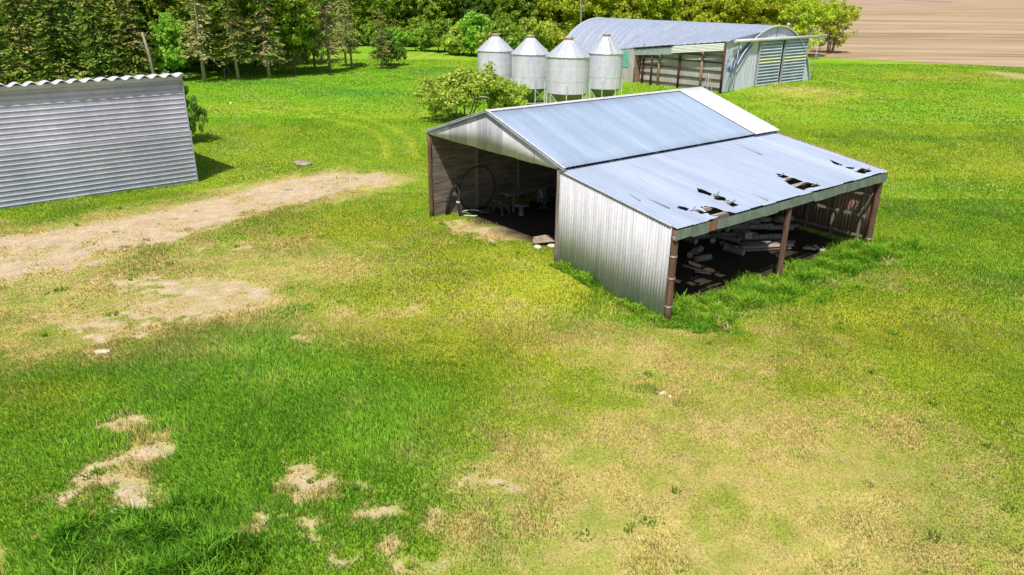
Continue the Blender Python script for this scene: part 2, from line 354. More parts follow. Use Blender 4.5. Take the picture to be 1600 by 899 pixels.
def bsum(x, y, bl, pw=1.):
    t = np.zeros(x.shape)
    for cx, cy, rx, ry, w in bl:
        q = ((x - cx) / rx) ** 2 + ((y - cy) / ry) ** 2
        t = t + w * np.exp(-np.minimum(q, 40) ** pw)
    return t
FA = gp(1290, 90); FB = gp(1620, 107); fd = (Vector((FB.x - FA.x, FB.y - FA.y))).normalized(); fn = Vector((-fd.y, fd.x))
def fieldmask(x, y):
    d = (x - FA.x) * fn.x + (y - FA.y) * fn.y
    return d + 1.2 * (fbm(x, y, 6, 91, 3) - .5)
C_ = dict(mid=lin(150, 180, 48), lush=lin(144, 194, 56), yel=lin(190, 194, 64), dry=lin(220, 194, 128), dirt=lin(220, 194, 162), dark=lin(92, 158, 66), far=lin(138, 188, 40),
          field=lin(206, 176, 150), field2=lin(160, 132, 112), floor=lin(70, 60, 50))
def land(x, y):
    """masks and colour of the land; used by the soil sheet and by every blade of grass"""
    n1 = fbm(x, y, 2.4, 3, 5); n2 = fbm(x, y, .8, 11, 4); n3 = fbm(x, y, 9, 23, 3); nf = fbm(x, y, .3, 31, 3)
    wx = x + (n1 - .5) * 1.6 + (n2 - .5) * .5; wy = y + (fbm(x, y, 2.4, 57, 4) - .5) * 2.0 + (fbm(x, y, .7, 58, 3) - .5) * .6
    lush = np.clip(bsum(wx, wy, LUSH) * .8 + (n1 - .5) * 1.7 + (n2 - .5) * .7, 0, 1)
    dry = np.clip(bsum(wx, wy, DRY) * .95 + (n1 - .5) * 1.0 + (n2 - .5) * 1.1 - .12, 0, 1) * (1 - .55 * lush)
    yel = np.clip(bsum(wx, wy, YEL) + .35 * sstep(5, 20, x) * sstep(30, 50, y) + (n3 - .5) * 1.2 + (n2 - .5) * .4, 0, 1) * (1 - .6 * lush)
    dark = np.clip(bsum(wx, wy, DARK) + (n1 - .5) * .5, 0, 1)
    wx2 = x + (n2 - .5) * 1.5 + (nf - .5) * .8; wy2 = y + (fbm(x, y, .8, 71, 4) - .5) * 1.6 + (fbm(x, y, .25, 72, 3) - .5) * .7
    dirt = sstep(.30, .72, bsum(wx2, wy2, DIRT, 1.2) + (nf - .5) * .8 + (n2 - .5) * .6)
    for pts, wd in ROAD:
        d, tt = segdist(wx2, wy2, pts); w = np.interp(tt, np.arange(len(wd)), wd)
        rd = sstep(1.2, .75, d / w + (nf - .5) * .5 + (n2 - .5) * .5)
        strip = .45 * np.exp(-((d / w - .1) / .16) ** 2) * sstep(.45, .62, n1)
        dirt = np.maximum(dirt, rd * (1 - strip)); solid = np.clip(rd * 1.1, 0, 1); dry = np.maximum(dry, .9 * sstep(2.0, 1.0, d / w + (n1 - .5) * 1.2))
    dry = np.maximum(dry, .95 * sstep(.12, .5, bsum(wx2, wy2, DIRT) + (n2 - .5) * .4))
    trk = np.zeros(x.shape)
    for pts in TRACKS:
        d, tt = segdist(x, y, pts); trk = np.maximum(trk, np.exp(-(d / .34) ** 2) * (.15 + 1.0 * n1))
    trk = np.clip(trk, 0, 1)
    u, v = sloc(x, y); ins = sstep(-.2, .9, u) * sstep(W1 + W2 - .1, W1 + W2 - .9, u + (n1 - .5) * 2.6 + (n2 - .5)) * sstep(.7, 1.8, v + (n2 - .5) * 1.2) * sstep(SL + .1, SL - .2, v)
    fm = fieldmask(x, y); fl = sstep(-.3, .5, fm)
    def mx(a, b, t): return a * (1 - t[..., None]) + b * t[..., None]
    c = np.broadcast_to(C_['mid'], x.shape + (3,)).copy()
    c = mx(c, C_['far'], sstep(45, 70, y)); c = mx(c, C_['lush'], np.clip(lush, 0, 1)); c = mx(c, C_['yel'], yel * .85); c = mx(c, C_['dark'], dark * .65)
    c = mx(c, C_['dry'], np.clip(dry * (.55 + .9 * sstep(.38, .62, .5 * n2 + .5 * nf)), 0, 1) * .74); c = mx(c, C_['yel'] * 1.15, trk * .7)
    c = c * (.74 + .52 * (.55 * n2 + .45 * fbm(x, y, 1.3, 131, 3)))[..., None]
    green = c.copy()
    c = mx(c, mx(np.broadcast_to(C_['dirt'], c.shape), C_['dry'] * .85, np.clip(sstep(.4, .62, n2) * (.7 - .4 * solid), 0, 1)) * (.82 + .36 * nf)[..., None], dirt * np.maximum(solid, .55 + .45 * sstep(.35, .6, nf)))
    st = fbm(x * .18 + y * .01, y, 3.0, 77, 5); st2 = fbm(x * .05, y * .6, 6, 79, 4)
    fc = mx(np.broadcast_to(C_['field'], c.shape), C_['field2'], np.clip(sstep(.52, .68, st) * .75 + sstep(.55, .7, st2) * .6, 0, 1))
    fc = mx(fc, C_['field2'] * .75, sstep(.35, 0, np.abs(fm - 3)) * .0 + .35 * np.exp(-((fm - 7) / 3.) ** 2))
    c = mx(c, fc, fl)
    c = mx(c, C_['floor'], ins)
    dens = (1 - dirt * (.97 - .3 * sstep(.5, .75, n2) * (1 - .7 * solid))) * (1 - ins) * (1 - fl)
    hgt = (.6 + .8 * lush - .28 * dry - .2 * trk) * (.6 + .8 * n2)
    return c, green, dens, hgt, dry, lush, dirt

# ------------------------------------------------------------------ ground sheet
def axis(fine0, fine1, step, far, g=1.09):
    a = list(np.arange(fine0, fine1, step)); s = step; p = a[-1]
    while p < far: s *= g; p += s; a.append(p)
    s = step; p = a[0]; b = []
    while p > -far: s *= g; p -= s; b.append(p)
    return np.array(b[::-1] + a)
gx = axis(-20, 22, .16, 2800); gy = axis(8, 50, .16, 3400, 1.035); gy = gy[gy > -400]
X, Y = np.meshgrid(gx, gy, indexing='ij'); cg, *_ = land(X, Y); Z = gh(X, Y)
fm_ = fieldmask(X, Y)
V = np.stack([X, Y, Z], -1).reshape(-1, 3); nx, ny = X.shape
ii = (np.arange(nx - 1)[:, None] * ny + np.arange(ny - 1)[None, :]).ravel()
Fq = np.stack([ii, ii + ny, ii + ny + 1, ii + 1], 1)
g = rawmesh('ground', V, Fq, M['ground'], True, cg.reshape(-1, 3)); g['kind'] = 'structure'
dm = None

m = NT('bare_field_soil'); tc = m.a('TexCoord')
def fn_(sc_, det, ro=.6):
    mp = m.a('Mapping'); mp.inputs['Rotation'].default_value = (0, 0, -math.atan2(fd.y, fd.x) + .06); mp.inputs['Scale'].default_value = sc_
    m.l(tc.outputs['Object'], mp.inputs[0]); n = m.a('TexNoise'); n.inputs['Scale'].default_value = 1; n.inputs['Detail'].default_value = det; n.inputs['Roughness'].default_value = ro
    m.l(mp.outputs[0], n.inputs['Vector']); return n.outputs['Fac']
a1 = fn_((.022, .30, 1), 8, .7); a2 = fn_((.004, .05, 1), 4); a3 = fn_((.05, 1.1, 1), 5, .7); a4 = fn_((1.5, 2, 1), 4, .7)
col = m.ramp(a3, [(.32, lin(150, 124, 94)), (.66, lin(206, 180, 142))]); col = m.mix(m.ramp(a1, [(.47, 0.), (.58, .85)]), col, tuple(lin(142, 114, 94))); col = m.mix(m.ramp(a2, [(.42, 0.), (.62, .5)]), col, tuple(lin(214, 192, 158)))
col = m.mix(.4, col, m.ramp(a4, [(.3, .6), (.7, 1.2)]), 'MULTIPLY'); m.bsdf(col, .95, 0, a3, .5, .1, .1); M['field'] = m.m
P = []
for a in list(np.arange(-60, 130, .6)) + list(130 * 1.06 ** np.arange(0, 46)):
    e = 1.4 * float(fbm(np.array([a]), np.array([3.]), 5, 92, 4)[0] - .5); row = []
    for b in [0] + list(.5 * 1.09 ** np.arange(0, 100)):
        x = FA.x + fd.x * a + fn.x * (b + e + .2); y = FA.y + fd.y * a + fn.y * (b + e + .2); row.append(Vector((x, y, float(gh(x, y)) + .03 + min(.1, b * .01))))
    P.append(row)
mb = MB(); mb.grid(P); fo = mb.build('field', M['field']); fo['kind'] = 'structure'

# ------------------------------------------------------------------ grass blades: one countless mass
def blades(npts, ylo, yhi, dens, hb, wb, seed, margin=3.0, hs=1.0, two=True):
    rng = np.random.default_rng(seed)
    y = rng.uniform(ylo, yhi, int(npts)); x = rng.uniform(-1, 1, len(y)) * (yhi * .76 + margin)
    k = np.abs(x) < y * .76 + margin; x = x[k]; y = y[k]
    c, green, d, hg, dry, lush, dirt = land(x, y)
    bl, bw = bloc(x, y); inb = (bl > -1) & (bl < 18) & (bw > .0) & (bw < 27); inb &= ~((bl < 1.5) & (bw < 12))
    k = (rng.random(len(x)) < d) & ~inb; x, y, green, hg, dry, lush, dirt = x[k], y[k], green[k], hg[k], dry[k], lush[k], dirt[k]
    n = len(x); z = gh(x, y)
    h = hb * hg * rng.uniform(.6, 1.35, n) * hs; w = wb * rng.uniform(.7, 1.3, n)
    a = rng.uniform(0, 2 * np.pi, n); ca, sa = np.cos(a), np.sin(a)
    la = rng.uniform(0, 2 * np.pi, n); wn = fbm(x, y, 3, 5, 2) * 6.28; lx = np.cos(la) * .4 + .35 * np.cos(wn); ly = np.sin(la) * .4 + .35 * np.sin(wn)
    ln = h * rng.uniform(.3, 1.1, n)
    tw = rng.random(n); straw = rng.random(n) < np.clip(.035 + .62 * dry, 0, .9) * (1 - .75 * lush)
    amp_ = .32 if ylo < 38 else .10; col = green * (rng.uniform(1 - amp_, 1 + amp_, n))[:, None]
    pick = rng.random(n); pick = pick if ylo < 38 else .5 + (pick - .5) * .68; col = np.where((pick < .25)[:, None], col * np.array([1.45, 1.2, 1.35]), col); col = np.where((pick > .8)[:, None], col * np.array([.5, .68, .8]), col)
    col = np.where(straw[:, None], lin(226, 210, 134) * rng.uniform(.6, 1.15, n)[:, None], col)
    P = np.stack([x, y, z - .01], 1); S = np.stack([ca * w / 2, sa * w / 2, np.zeros(n)], 1)
    tip = P + np.stack([lx * ln, ly * ln, h], 1)
    if two:
        mid = P + np.stack([lx * ln * .3, ly * ln * .3, h * .62], 1)
        V = np.stack([P - S, P + S, mid + S * .8, mid - S * .8, tip + S * .12, tip - S * .12], 1).reshape(-1, 3)
        b = np.arange(n) * 6; Fq = np.concatenate([np.stack([b, b + 1, b + 2, b + 3], 1), np.stack([b + 3, b + 2, b + 4, b + 5], 1)])
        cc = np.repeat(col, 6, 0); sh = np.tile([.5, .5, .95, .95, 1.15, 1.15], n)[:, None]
    else:
        V = np.stack([P - S, P + S, tip + S * .3, tip - S * .3], 1).reshape(-1, 3)
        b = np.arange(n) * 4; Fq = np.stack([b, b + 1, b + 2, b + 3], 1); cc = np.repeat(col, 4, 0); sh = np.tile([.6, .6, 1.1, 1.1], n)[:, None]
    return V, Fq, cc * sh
parts = [blades(520000, 8.5, 22, 1, .13, .017, 1), blades(420000, 22, 38, 1, .14, .028, 2), blades(260000, 38, 62, 1, .13, .06, 3, two=False), blades(240000, 62, 118, 1, .13, .14, 4, two=False)]
off = 0; VV = []; FF = []; CC = []
for v_, f_, c_ in parts: VV.append(v_); FF.append(f_ + off); CC.append(c_); off += len(v_)
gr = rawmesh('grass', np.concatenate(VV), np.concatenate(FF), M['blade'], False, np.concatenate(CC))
tag(gr, 'patchy green and straw coloured grass covering the yard', 'grass', kind='stuff')
del VV, FF, CC, parts

# tall weeds in front of the lean-to, round the walls and in the near left corner
def tufts(spots, label, seed, name='tall_grass'):
    rng = np.random.default_rng(seed); Vs = []; Cs = []
    for (cx, cy, rx, ry, n, hh, c0, c1) in spots:
        r = np.sqrt(rng.random(n)); a = rng.uniform(0, 6.283, n); x = cx + rx * r * np.cos(a); y = cy + ry * r * np.sin(a)
        u, v = sloc(x, y); ok = ~((u > .1) & (u < W1 + W2 - .15 - 1.6 * np.clip(fbm(x, y, 1.6, 44, 2) - .45, 0, 1) * 3) & (v > .35) & (v < SL)) & ~((u > -.1) & (u < W1 + .05) & (v > -.2) & (v < .6)); x, y = x[ok], y[ok]; n = len(x)
        cl = fbm(x, y, .5, seed, 3); z = gh(x, y); h = hh * (.1 + 2.6 * np.clip(cl - .28, 0, 1)) * rng.uniform(.5, 1.25, n); w = rng.uniform(.018, .04, n)
        a = rng.uniform(0, 6.283, n); la = rng.uniform(0, 6.283, n); ln = h * rng.uniform(.2, .8, n)
        P = np.stack([x, y, z - .02], 1); S = np.stack([np.cos(a) * w / 2, np.sin(a) * w / 2, 0 * x], 1); L = np.stack([np.cos(la) * ln, np.sin(la) * ln, h * 0], 1); H = np.stack([0 * x, 0 * x, h], 1)
        V = np.stack([P - S, P + S, P + L * .3 + H * .65 + S, P + L * .3 + H * .65 - S, P + L + H * .95 + S * .1, P + L + H * .95 - S * .1], 1).reshape(-1, 3)
        t = np.clip(.5 * rng.random(n) + .9 * (fbm(x, y, .8, seed + 50, 2) - .2), 0, 1)[:, None]; col = (np.array(c0) * (1 - t) + np.array(c1) * t) * rng.uniform(.7, 1.25, n)[:, None]
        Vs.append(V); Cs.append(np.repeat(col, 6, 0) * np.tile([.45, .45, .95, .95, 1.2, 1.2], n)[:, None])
    V = np.concatenate(Vs); n = len(V) // 6; b = np.arange(n) * 6
    Fq = np.concatenate([np.stack([b, b + 1, b + 2, b + 3], 1), np.stack([b + 3, b + 2, b + 4, b + 5], 1)])
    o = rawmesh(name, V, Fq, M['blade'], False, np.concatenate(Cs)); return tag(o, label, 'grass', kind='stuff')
G1, G2 = lin(84, 152, 34), lin(168, 200, 66)
sp = []
for k in range(34):   # along the open side of the lean-to
    t = (k + .5) / 34; q = sworld(W1 + W2 + .25 + .75 * math.sin(k * 1.7) ** 2, .2 + t * (SL - .2)); sp.append((q.x - .25, q.y, .85, .75, 1150, .36 if t > .06 else .2, G1, G2))
for k in range(16): q = sworld(W1 + .1 + k * .34, -.16); sp.append((q.x, q.y, .3, .22, 240, .24, G1, G2))
for k in range(14): q = sworld(W1 + W2 + .3 + .5 * (k % 3), SL - .5 + .35 * k * .5); sp.append((q.x, q.y, .5, .5, 200, .3, G1, G2))
for k in range(60):
    t = random.random(); q = sworld(W1 + W2 + random.uniform(.2, 2.6), .2 + t * (SL + 1)); sp.append((q.x, q.y, .35, .3, 60, .2, G1, G2 * 1.1))
for k in range(26):
    t = random.random(); q = sworld(W1 + W2 + random.uniform(.1, 1.8), .6 + t * (SL)); sp.append((q.x, q.y, .25, .2, 26, .34, lin(200, 190, 110), lin(232, 216, 150)))
tufts(sp, 'tall lush green grass growing along the open lean-to side', 3)
sp = []
for k in range(14): q = sworld(.3 + k * .62, .2 + .3 * math.sin(k * 2.1)); sp.append((q.x, q.y, .4, .25, 90, .2, G1, G2))
for k in range(10): q = sworld(W1 - 1.2 - .35 * k, .9); sp.append((q.x, q.y, .4, .3, 60, .16, G1, G2))
A0 = gp(309, 285); LX = Vector((.763, .647)); LY = Vector((-.647, .763))
for k in range(40): q = (A0.x - LX.x * k * .45, A0.y - LX.y * k * .45 - .12); sp.append((q[0], q[1], .3, .15, 60, .16, G1, G2))
tufts(sp, 'short grass fringe at the foot of the building walls', 5)
sp = []; r2 = random.Random(4)
for k in range(300):
    Y_ = 9.5 + 34 * r2.random() ** 1.2; X_ = r2.uniform(-.78, .78) * (Y_ + 1); kind = r2.random(); u, v = sloc(X_, Y_); q = r2.uniform(.08, .26)
    if -.4 < u < 14.6 and -.3 < v < 13.6: continue
    if kind < .25: sp.append((X_, Y_, q, q * .8, int(160 * q), .13, lin(96, 146, 44), lin(144, 184, 58)))
    elif kind < .8: sp.append((X_, Y_, q, q * .7, int(90 * q), .15, lin(206, 190, 120), lin(238, 222, 160)))
    else: sp.append((X_, Y_, q * .6, q * .5, int(90 * q), .22, lin(120, 168, 50), lin(190, 204, 80)))
tufts(sp, 'scattered weed clumps and dead stalks standing in the lawn', 15, 'weeds')
sp = []
for (px, py, n) in [(140, 840, 500), (190, 870, 900), (240, 880, 1000), (285, 850, 1000), (320, 885, 800), (215, 835, 700), (300, 815, 500), (160, 892, 500), (100, 880, 300), (360, 880, 300)]:
    q = gp(px, py); sp.append((q.x, q.y, .75, .6, n, .42, lin(70, 134, 30), lin(146, 192, 62)))
tufts(sp, 'dark tangled weeds taller than the grass around them', 8, 'weeds')

# ------------------------------------------------------------------ trees
def leafcloud(centers, rad, per, size, rng, flat=.75, aspect=.6):
    n = len(centers); C = np.repeat(centers, per, 0); r = np.repeat(rad, per)
    d = rng.normal(size=(n * per, 3)); d /= np.linalg.norm(d, axis=1)[:, None]
    P = C + d * (r * rng.random(n * per) ** .45)[:, None] * np.array([1, 1, flat])
    N = d + rng.normal(size=d.shape) * .7 + np.array([0, 0, .5]); N /= np.linalg.norm(N, axis=1)[:, None]
    T = np.cross(N, rng.normal(size=d.shape)); T /= np.linalg.norm(T, axis=1)[:, None]; B = np.cross(N, T)
    s = (size * rng.uniform(.6, 1.4, n * per))[:, None]
    V = np.stack([P - T * s, P - B * s * aspect, P + T * s, P + B * s * aspect], 1).reshape(-1, 3)
    b = np.arange(n * per) * 4; return V, np.stack([b, b + 1, b + 2, b + 3], 1)
def crown_pts(h, w, base, rng, ncl, lobes=7):
    """clump centres spread over a crown made of uneven lobes"""
    L = []
    for k in range(lobes):
        a = rng.uniform(0, 6.28); rr = rng.uniform(.1, .55) * w / 2; zz = base + (h - base) * rng.uniform(.25, .85)
        L.append((rr * math.cos(a), rr * math.sin(a), zz, rng.uniform(.22, .4) * w, rng.uniform(.16, .28) * (h - base)))
    L.append((0, 0, base + (h - base) * .8, .22 * w, .2 * (h - base)))
    C = []
    for k in range(ncl):
        lx, ly, lz, lr, lh = L[rng.integers(len(L))]; d = rng.normal(size=3); d /= np.linalg.norm(d); q = rng.random() ** .35
        C.append((lx + d[0] * lr * q, ly + d[1] * lr * q, max(base * .8, lz + d[2] * lh * q)))
    return np.array(C), L
def broadleaf(h, w, seed, ncl=170, per=42, size=.2, base=1.6, clr=.75, lobes=7, trunk_r=.2, stems=1):
    rng = np.random.default_rng(seed); C, L = crown_pts(h, w, base, rng, ncl, lobes)
    V, F = leafcloud(C, rng.uniform(.5, 1.15, ncl) * clr, per, size, rng)
    mb = MB()
    for s_ in range(stems):
        a = 6.28 * s_ / stems + .4; o = .0 if stems == 1 else .35; tp = Vector((math.cos(a) * o * 3, math.sin(a) * o * 3, h * .62))
        b0 = Vector((math.cos(a) * o, math.sin(a) * o, -.15)); m1 = b0.lerp(tp, .45) + Vector((rng.uniform(-.2, .2), rng.uniform(-.2, .2), 0))
        mb.tube([b0, m1, tp], [trunk_r, trunk_r * .72, trunk_r * .3], 8)
        for lx, ly, lz, lr, lh in L[s_::stems]:
            st = m1.lerp(tp, rng.uniform(-.3, .6)); e = Vector((lx, ly, lz)); mb.tube([st, st.lerp(e, .5) + Vector((0, 0, .25)), e], [trunk_r * .42, trunk_r * .28, trunk_r * .1], 6)
            for q in range(3):
                e2 = e + Vector(rng.normal(size=3)) * lr * .5; s2 = st.lerp(e, .6); mb.tube([s2, e2], [trunk_r * .2, trunk_r * .05], 5, False)
    return mb, V, F
def spruce(h, w, seed, bare=.22, dens=1., droop=.5, size=.17):
    rng = np.random.default_rng(seed); mb = MB(); bend = rng.uniform(-.25, .25, 2)
    mb.tube([(0, 0, -.15), (bend[0] * .4, bend[1] * .4, h * .35), (bend[0], bend[1], h * .98)], [.17 + h * .005, .13, .02], 8)
    Pp = []; Dd = []
    z = h * bare
    while z < h * .97:
        f = (z / h - bare) / (1 - bare); ln = w / 2 * (1 - f) ** .75 * (.55 + .45 * min(1, f * 5 + .5)) + .18
        for k in range(int(rng.integers(4, 7) * dens)):
            a = rng.uniform(0, 6.283); l = ln * rng.uniform(.55, 1.15); dr = droop * rng.uniform(.5, 1.3)
            ex = np.array([math.cos(a), math.sin(a), 0]); side = np.array([-ex[1], ex[0], 0])
            base = np.array([bend[0] * z / h, bend[1] * z / h, z + rng.uniform(-.1, .1)])
            m = max(5, int(l * 15)); t = rng.random(m) ** .75
            pts = base + ex * (l * t)[:, None] + np.array([0, 0, 1]) * (-dr * l * t ** 1.4 + .25 * l * np.maximum(0, t - .7))[:, None]
            pts = pts + side * (rng.normal(size=m) * l * .14 * (1.1 - t * .5))[:, None] - np.array([0, 0, 1]) * (rng.random(m) * .22)[:, None]
            Pp.append(pts); Dd.append(np.tile(ex, (m, 1)) * .8 + side * rng.normal(size=(m, 1)) * .7 + np.array([0, 0, -.45]) * rng.random((m, 1)))
            if l > .9 and rng.random() < .5: mb.tube([base, base + ex * l * .75 + np.array([0, 0, -dr * l * .5])], [.035, .01], 4, False)
        z += .26 + .10 * rng.random()
    P = np.concatenate(Pp); D = np.concatenate(Dd); D /= np.linalg.norm(D, axis=1)[:, None]; n = len(P)
    N = rng.normal(size=(n, 3)) * .6 + np.array([0, 0, 1]); T = np.cross(N, D); T /= np.linalg.norm(T, axis=1)[:, None]
    s = (size * rng.uniform(.7, 1.5, n))[:, None]
    V = np.stack([P, P + D * s * .9 + T * s * .42, P + D * s * 2.1, P + D * s * .9 - T * s * .42], 1).reshape(-1, 3); b = np.arange(n) * 4
    return mb, V, np.stack([b, b + 1, b + 2, b + 3], 1)
def make_tree(name, proto, loc, label, cat, leaf, bark, rz=0, scale=1, group=None, cache={}):
    key = (id(proto), leaf, bark)
    if key not in cache:
        mb, V, F = proto; t = thing(name, loc, label, cat, rz, group)
        tr = mb.build('trunk', M[bark], t); cr = rawmesh('crown', V, F, M[leaf], False, None, t); cache[key] = (tr.data, cr.data)
    else:
        t = thing(name, loc, label, cat, rz, group)
        for nm, me in zip(('trunk', 'crown'), cache[key]): o = bpy.data.objects.new(nm, me); COL.objects.link(o); o.parent = t
    t.scale = (scale, scale, scale) if not hasattr(scale, '__len__') else scale
    return t

SPR = [spruce(12.5, 4.2, 11, .20, 1., .5), spruce(11.5, 5.0, 12, .22, 1.1, .35), spruce(12, 4.6, 13, .19, 1.1, .55), spruce(11, 3.6, 14, .26, .7, .7)]
SPF = [spruce(14, 5.6, 21, .03, 1.5, .4, .2), spruce(15, 6.2, 22, .05, 1.5, .4, .2)]
BSH = [broadleaf(3.2, 4.6, 61, 150, 85, .085, .1, .5, 9, .05, 6), broadleaf(2.7, 4.0, 62, 130, 85, .085, .05, .46, 8, .05, 6)]
BRD = [broadleaf(12.5, 8.5, 31, 230, 44, .19, 1.4), broadleaf(13.5, 9.5, 32, 250, 44, .2, 2.0, lobes=9), broadleaf(11.5, 7.5, 33, 200, 44, .19, 1.0)]
WIL = [broadleaf(8.0, 8.5, 41, 260, 46, .14, .5, .62, 11, .13, 4), broadleaf(7.2, 7.5, 42, 220, 46, .14, .4, .6, 9, .12, 5)]
SHR = [broadleaf(3.4, 4.6, 51, 120, 46, .14, .1, .48, 7, .06, 4), broadleaf(2.8, 3.8, 52, 95, 46, .14, .05, .45, 6, .06, 4)]

ord_ = ['first', 'second', 'third', 'fourth', 'fifth', 'sixth', 'seventh', 'eighth', 'ninth', 'tenth', 'eleventh', 'twelfth', 'thirteenth', 'fourteenth', 'fifteenth', 'sixteenth']
rowlab = [
 (320, 129, 3, 'needle_brown', 1.15, 'tall thin spruce with shaggy brown drooping boughs, nearest the grey ribbed building'),
 (373, 126, 1, 'needle', .92, 'spruce with bare pale trunk and light green lower boughs, second in the lawn-edge row'),
 (421, 123, 0, 'needle_brown', .95, 'spruce with short pale trunk and browned crown, third in the lawn-edge row'),
 (461, 116, 2, 'needle', 1., 'spruce with slim pale trunk, fourth from the left at the lawn edge'),
 (492, 108, 3, 'needle', .8, 'small thin green spruce standing between two larger spruces of the lawn-edge row'),
 (516, 114, 0, 'needle_brown', 1.0, 'broad brownish spruce with pale forked trunk at the right half of the row'),
 (541, 104, 1, 'needle_brown', .8, 'low brown spruce close behind the last thin trunk of the row'),
 (550, 107, 3, 'needle', .78, 'last thin spruce of the row before the grassy gap'),
]
for i, (px, py, k, lf, s_, lab) in enumerate(rowlab):
    make_tree('spruce_tree', SPR[k], gp(px, py), lab, 'spruce', lf, 'bark', i * 1.3, (s_, s_, s_ * 1.05), 'spruces along the lawn edge')
make_tree('spruce_tree', SPR[0], gp(597, 108), 'lone ragged spruce standing out on the lawn with a dark bush behind it', 'spruce', 'needle', 'bark', 2., (.78, .78, .62))
b_ = gp(604, 103); make_tree('dark_bush', SHR[0], b_, 'dark green round bush tucked behind the lone lawn spruce', 'bush', 'leaf_dark', 'darkbark', 1., (1.25, 1.1, 1.35))
# leaning trunk in the shade and the dead snag
t = gp(361, 117); mb = MB(); mb.tube([t, t + Vector((-1.1, .3, 2.2)), t + Vector((-1.9, .5, 4.6)), t + Vector((-2.3, .5, 6.5))], [.2, .17, .13, .06]); mb.tube([t + Vector((-1.1, .3, 2.2)), t + Vector((-1.7, 0, 3.4)), t + Vector((-2.9, .2, 5.2))], [.1, .08, .03])
tag(mb.build('dead_tree', M['bark']), 'leaning forked bare trunk among the spruces', 'dead tree')
mb = MB(); q = at(237, 100, 72); mb.tube([(q.x + .2, q.y, 0), (q.x - .1, q.y, 4), (q.x - .4, q.y, 6.1)], [.16, .14, .11]); mb.tube([(q.x - .3, q.y, 4.6), (q.x - .9, q.y, 5.3)], [.06, .02], 5); mb.tube([(q.x - .4, q.y, 5.6), (q.x + .25, q.y - .1, 6.2)], [.05, .02], 5)
tag(mb.build('tree_snag', M['bark']), 'broken-topped bare tree stump rising behind the grey ribbed building', 'dead tree')

# dark full spruces and leafy trees just behind (front rank counted one by one)
fr = []
for i, px in enumerate([-15, 48, 105, 165, 215]):
    fr.append((px, 140 - i * 2, 'spruce_tree', SPF[i % 2], ['needle_dark', 'needle', 'needle_dark', 'needle_dark', 'needle'][i], .85 + .06 * (i % 3), 'spruce', 'full dark spruce behind the grey ribbed building, %s from the left edge' % ord_[i], 'darkbark', 'full spruces behind the grey building'))
fr.append((272, 128, 'leafy_tree', BRD[2], 'leaf_bright', .62, 'tree', 'bright green leafy tree beside the right end of the grey ribbed building', 'darkbark', None))
for i, px in enumerate([250, 345, 400, 440, 480]):
    fr.append((px, 108 - i * 2, 'leafy_tree', BRD[i % 3], ['leaf_dark', 'leaf_dark', 'leaf_green', 'leaf_dark', 'leaf_green'][i], .8 + .07 * (i % 2), 'tree', 'shaded leafy tree behind the lawn-edge spruces, %s from the left' % ord_[i], 'darkbark', 'leafy trees behind the spruce row'))
for i, (px, py) in enumerate([(590, 66), (640, 68), (690, 72), (738, 72), (790, 70), (838, 68)]):
    fr.append((px, py, 'leafy_tree', BRD[(i + 1) % 3], ['leaf_green', 'leaf_dark', 'leaf_green', 'leaf_dark', 'leaf_green', 'leaf_green'][i], .85 + .08 * (i % 3), 'tree', 'tall green tree at the far side of the lawn, %s from the left' % ord_[i], 'darkbark', 'tall trees beyond the lawn'))
for i, (px, py, lf) in enumerate([(622, 80, 'leaf_bright'), (655, 80, 'leaf_bright'), (690, 82, 'leaf_bright'), (716, 86, 'leaf_bush'), (745, 88, 'leaf_bright'), (790, 92, 'leaf_bright'), (828, 88, 'leaf_bush'), (857, 86, 'leaf_yellow')]):
    fr.append((px, py, 'shrub', SHR[i % 2], lf, 1.15 + .22 * (i % 3) + (.6 if px > 700 else 0), 'shrub', '%s green shrub at the foot of the far trees, %s from the left' % (['low', 'low', 'low', 'pale', 'round', 'round', 'pale', 'yellow'][i], ord_[i]), 'darkbark', 'shrubs under the far trees'))
for i, (px, py, s_) in enumerate([(885, 66, 1.25), (930, 62, 1.3), (985, 62, 1.2), (1040, 62, 1.25), (1095, 62, 1.2), (1150, 62, 1.3), (1200, 66, 1.2)]):
    fr.append((px, py, 'willow_tree', WIL[i % 2], ['leaf_yellow', 'leaf_green', 'leaf_yellow', 'leaf_yellow', 'leaf_yellow', 'leaf_yellow', 'leaf_yellow'][i], s_, 'willow', 'yellow-green willow rising behind the arched barn roof, %s from the left' % ord_[i], 'bark', 'willows behind the barn'))
fr.append((1252, 90, 'willow_tree', WIL[0], 'leaf_yellow', 1.2, 'willow', 'many-stemmed yellow-green willow just right of the barn end', 'bark', None))
fr.append((1296, 84, 'willow_tree', WIL[1], 'leaf_yellow', 1.2, 'willow', 'outermost yellow-green willow beside the bare brown field', 'bark', None))
for i, (px, py, nm, pr, lf, s_, cat, lab, bk, gpn) in enumerate(fr):
    make_tree(nm, pr, gp(px, py), lab, cat, lf, bk, i * 2.1, s_, gpn)
# small tree behind the grey building, casting its shadow on the lawn
make_tree('small_tree', SHR[0], Vector((-22.9, 50.8, 0)), 'small dark tree peeking past the right corner of the grey ribbed building', 'tree', 'leaf_dark', 'darkbark', .5, (.72, .72, 1.4))
# bush behind the shed
for i, (px, py, Yd, s_, lab) in enumerate([(722, 190, 0, (1.5, 1.4, 1.3), 'airy yellow-green bush behind the left end of the shed roof'), (784, 188, 0, (1.35, 1.2, 1.15), 'low yellow-green bush in front of the leftmost silver grain bins')]):
    make_tree('bush', BSH[i], gp(px, py), lab, 'bush', 'leaf_bush', 'bark', i * 2., s_)

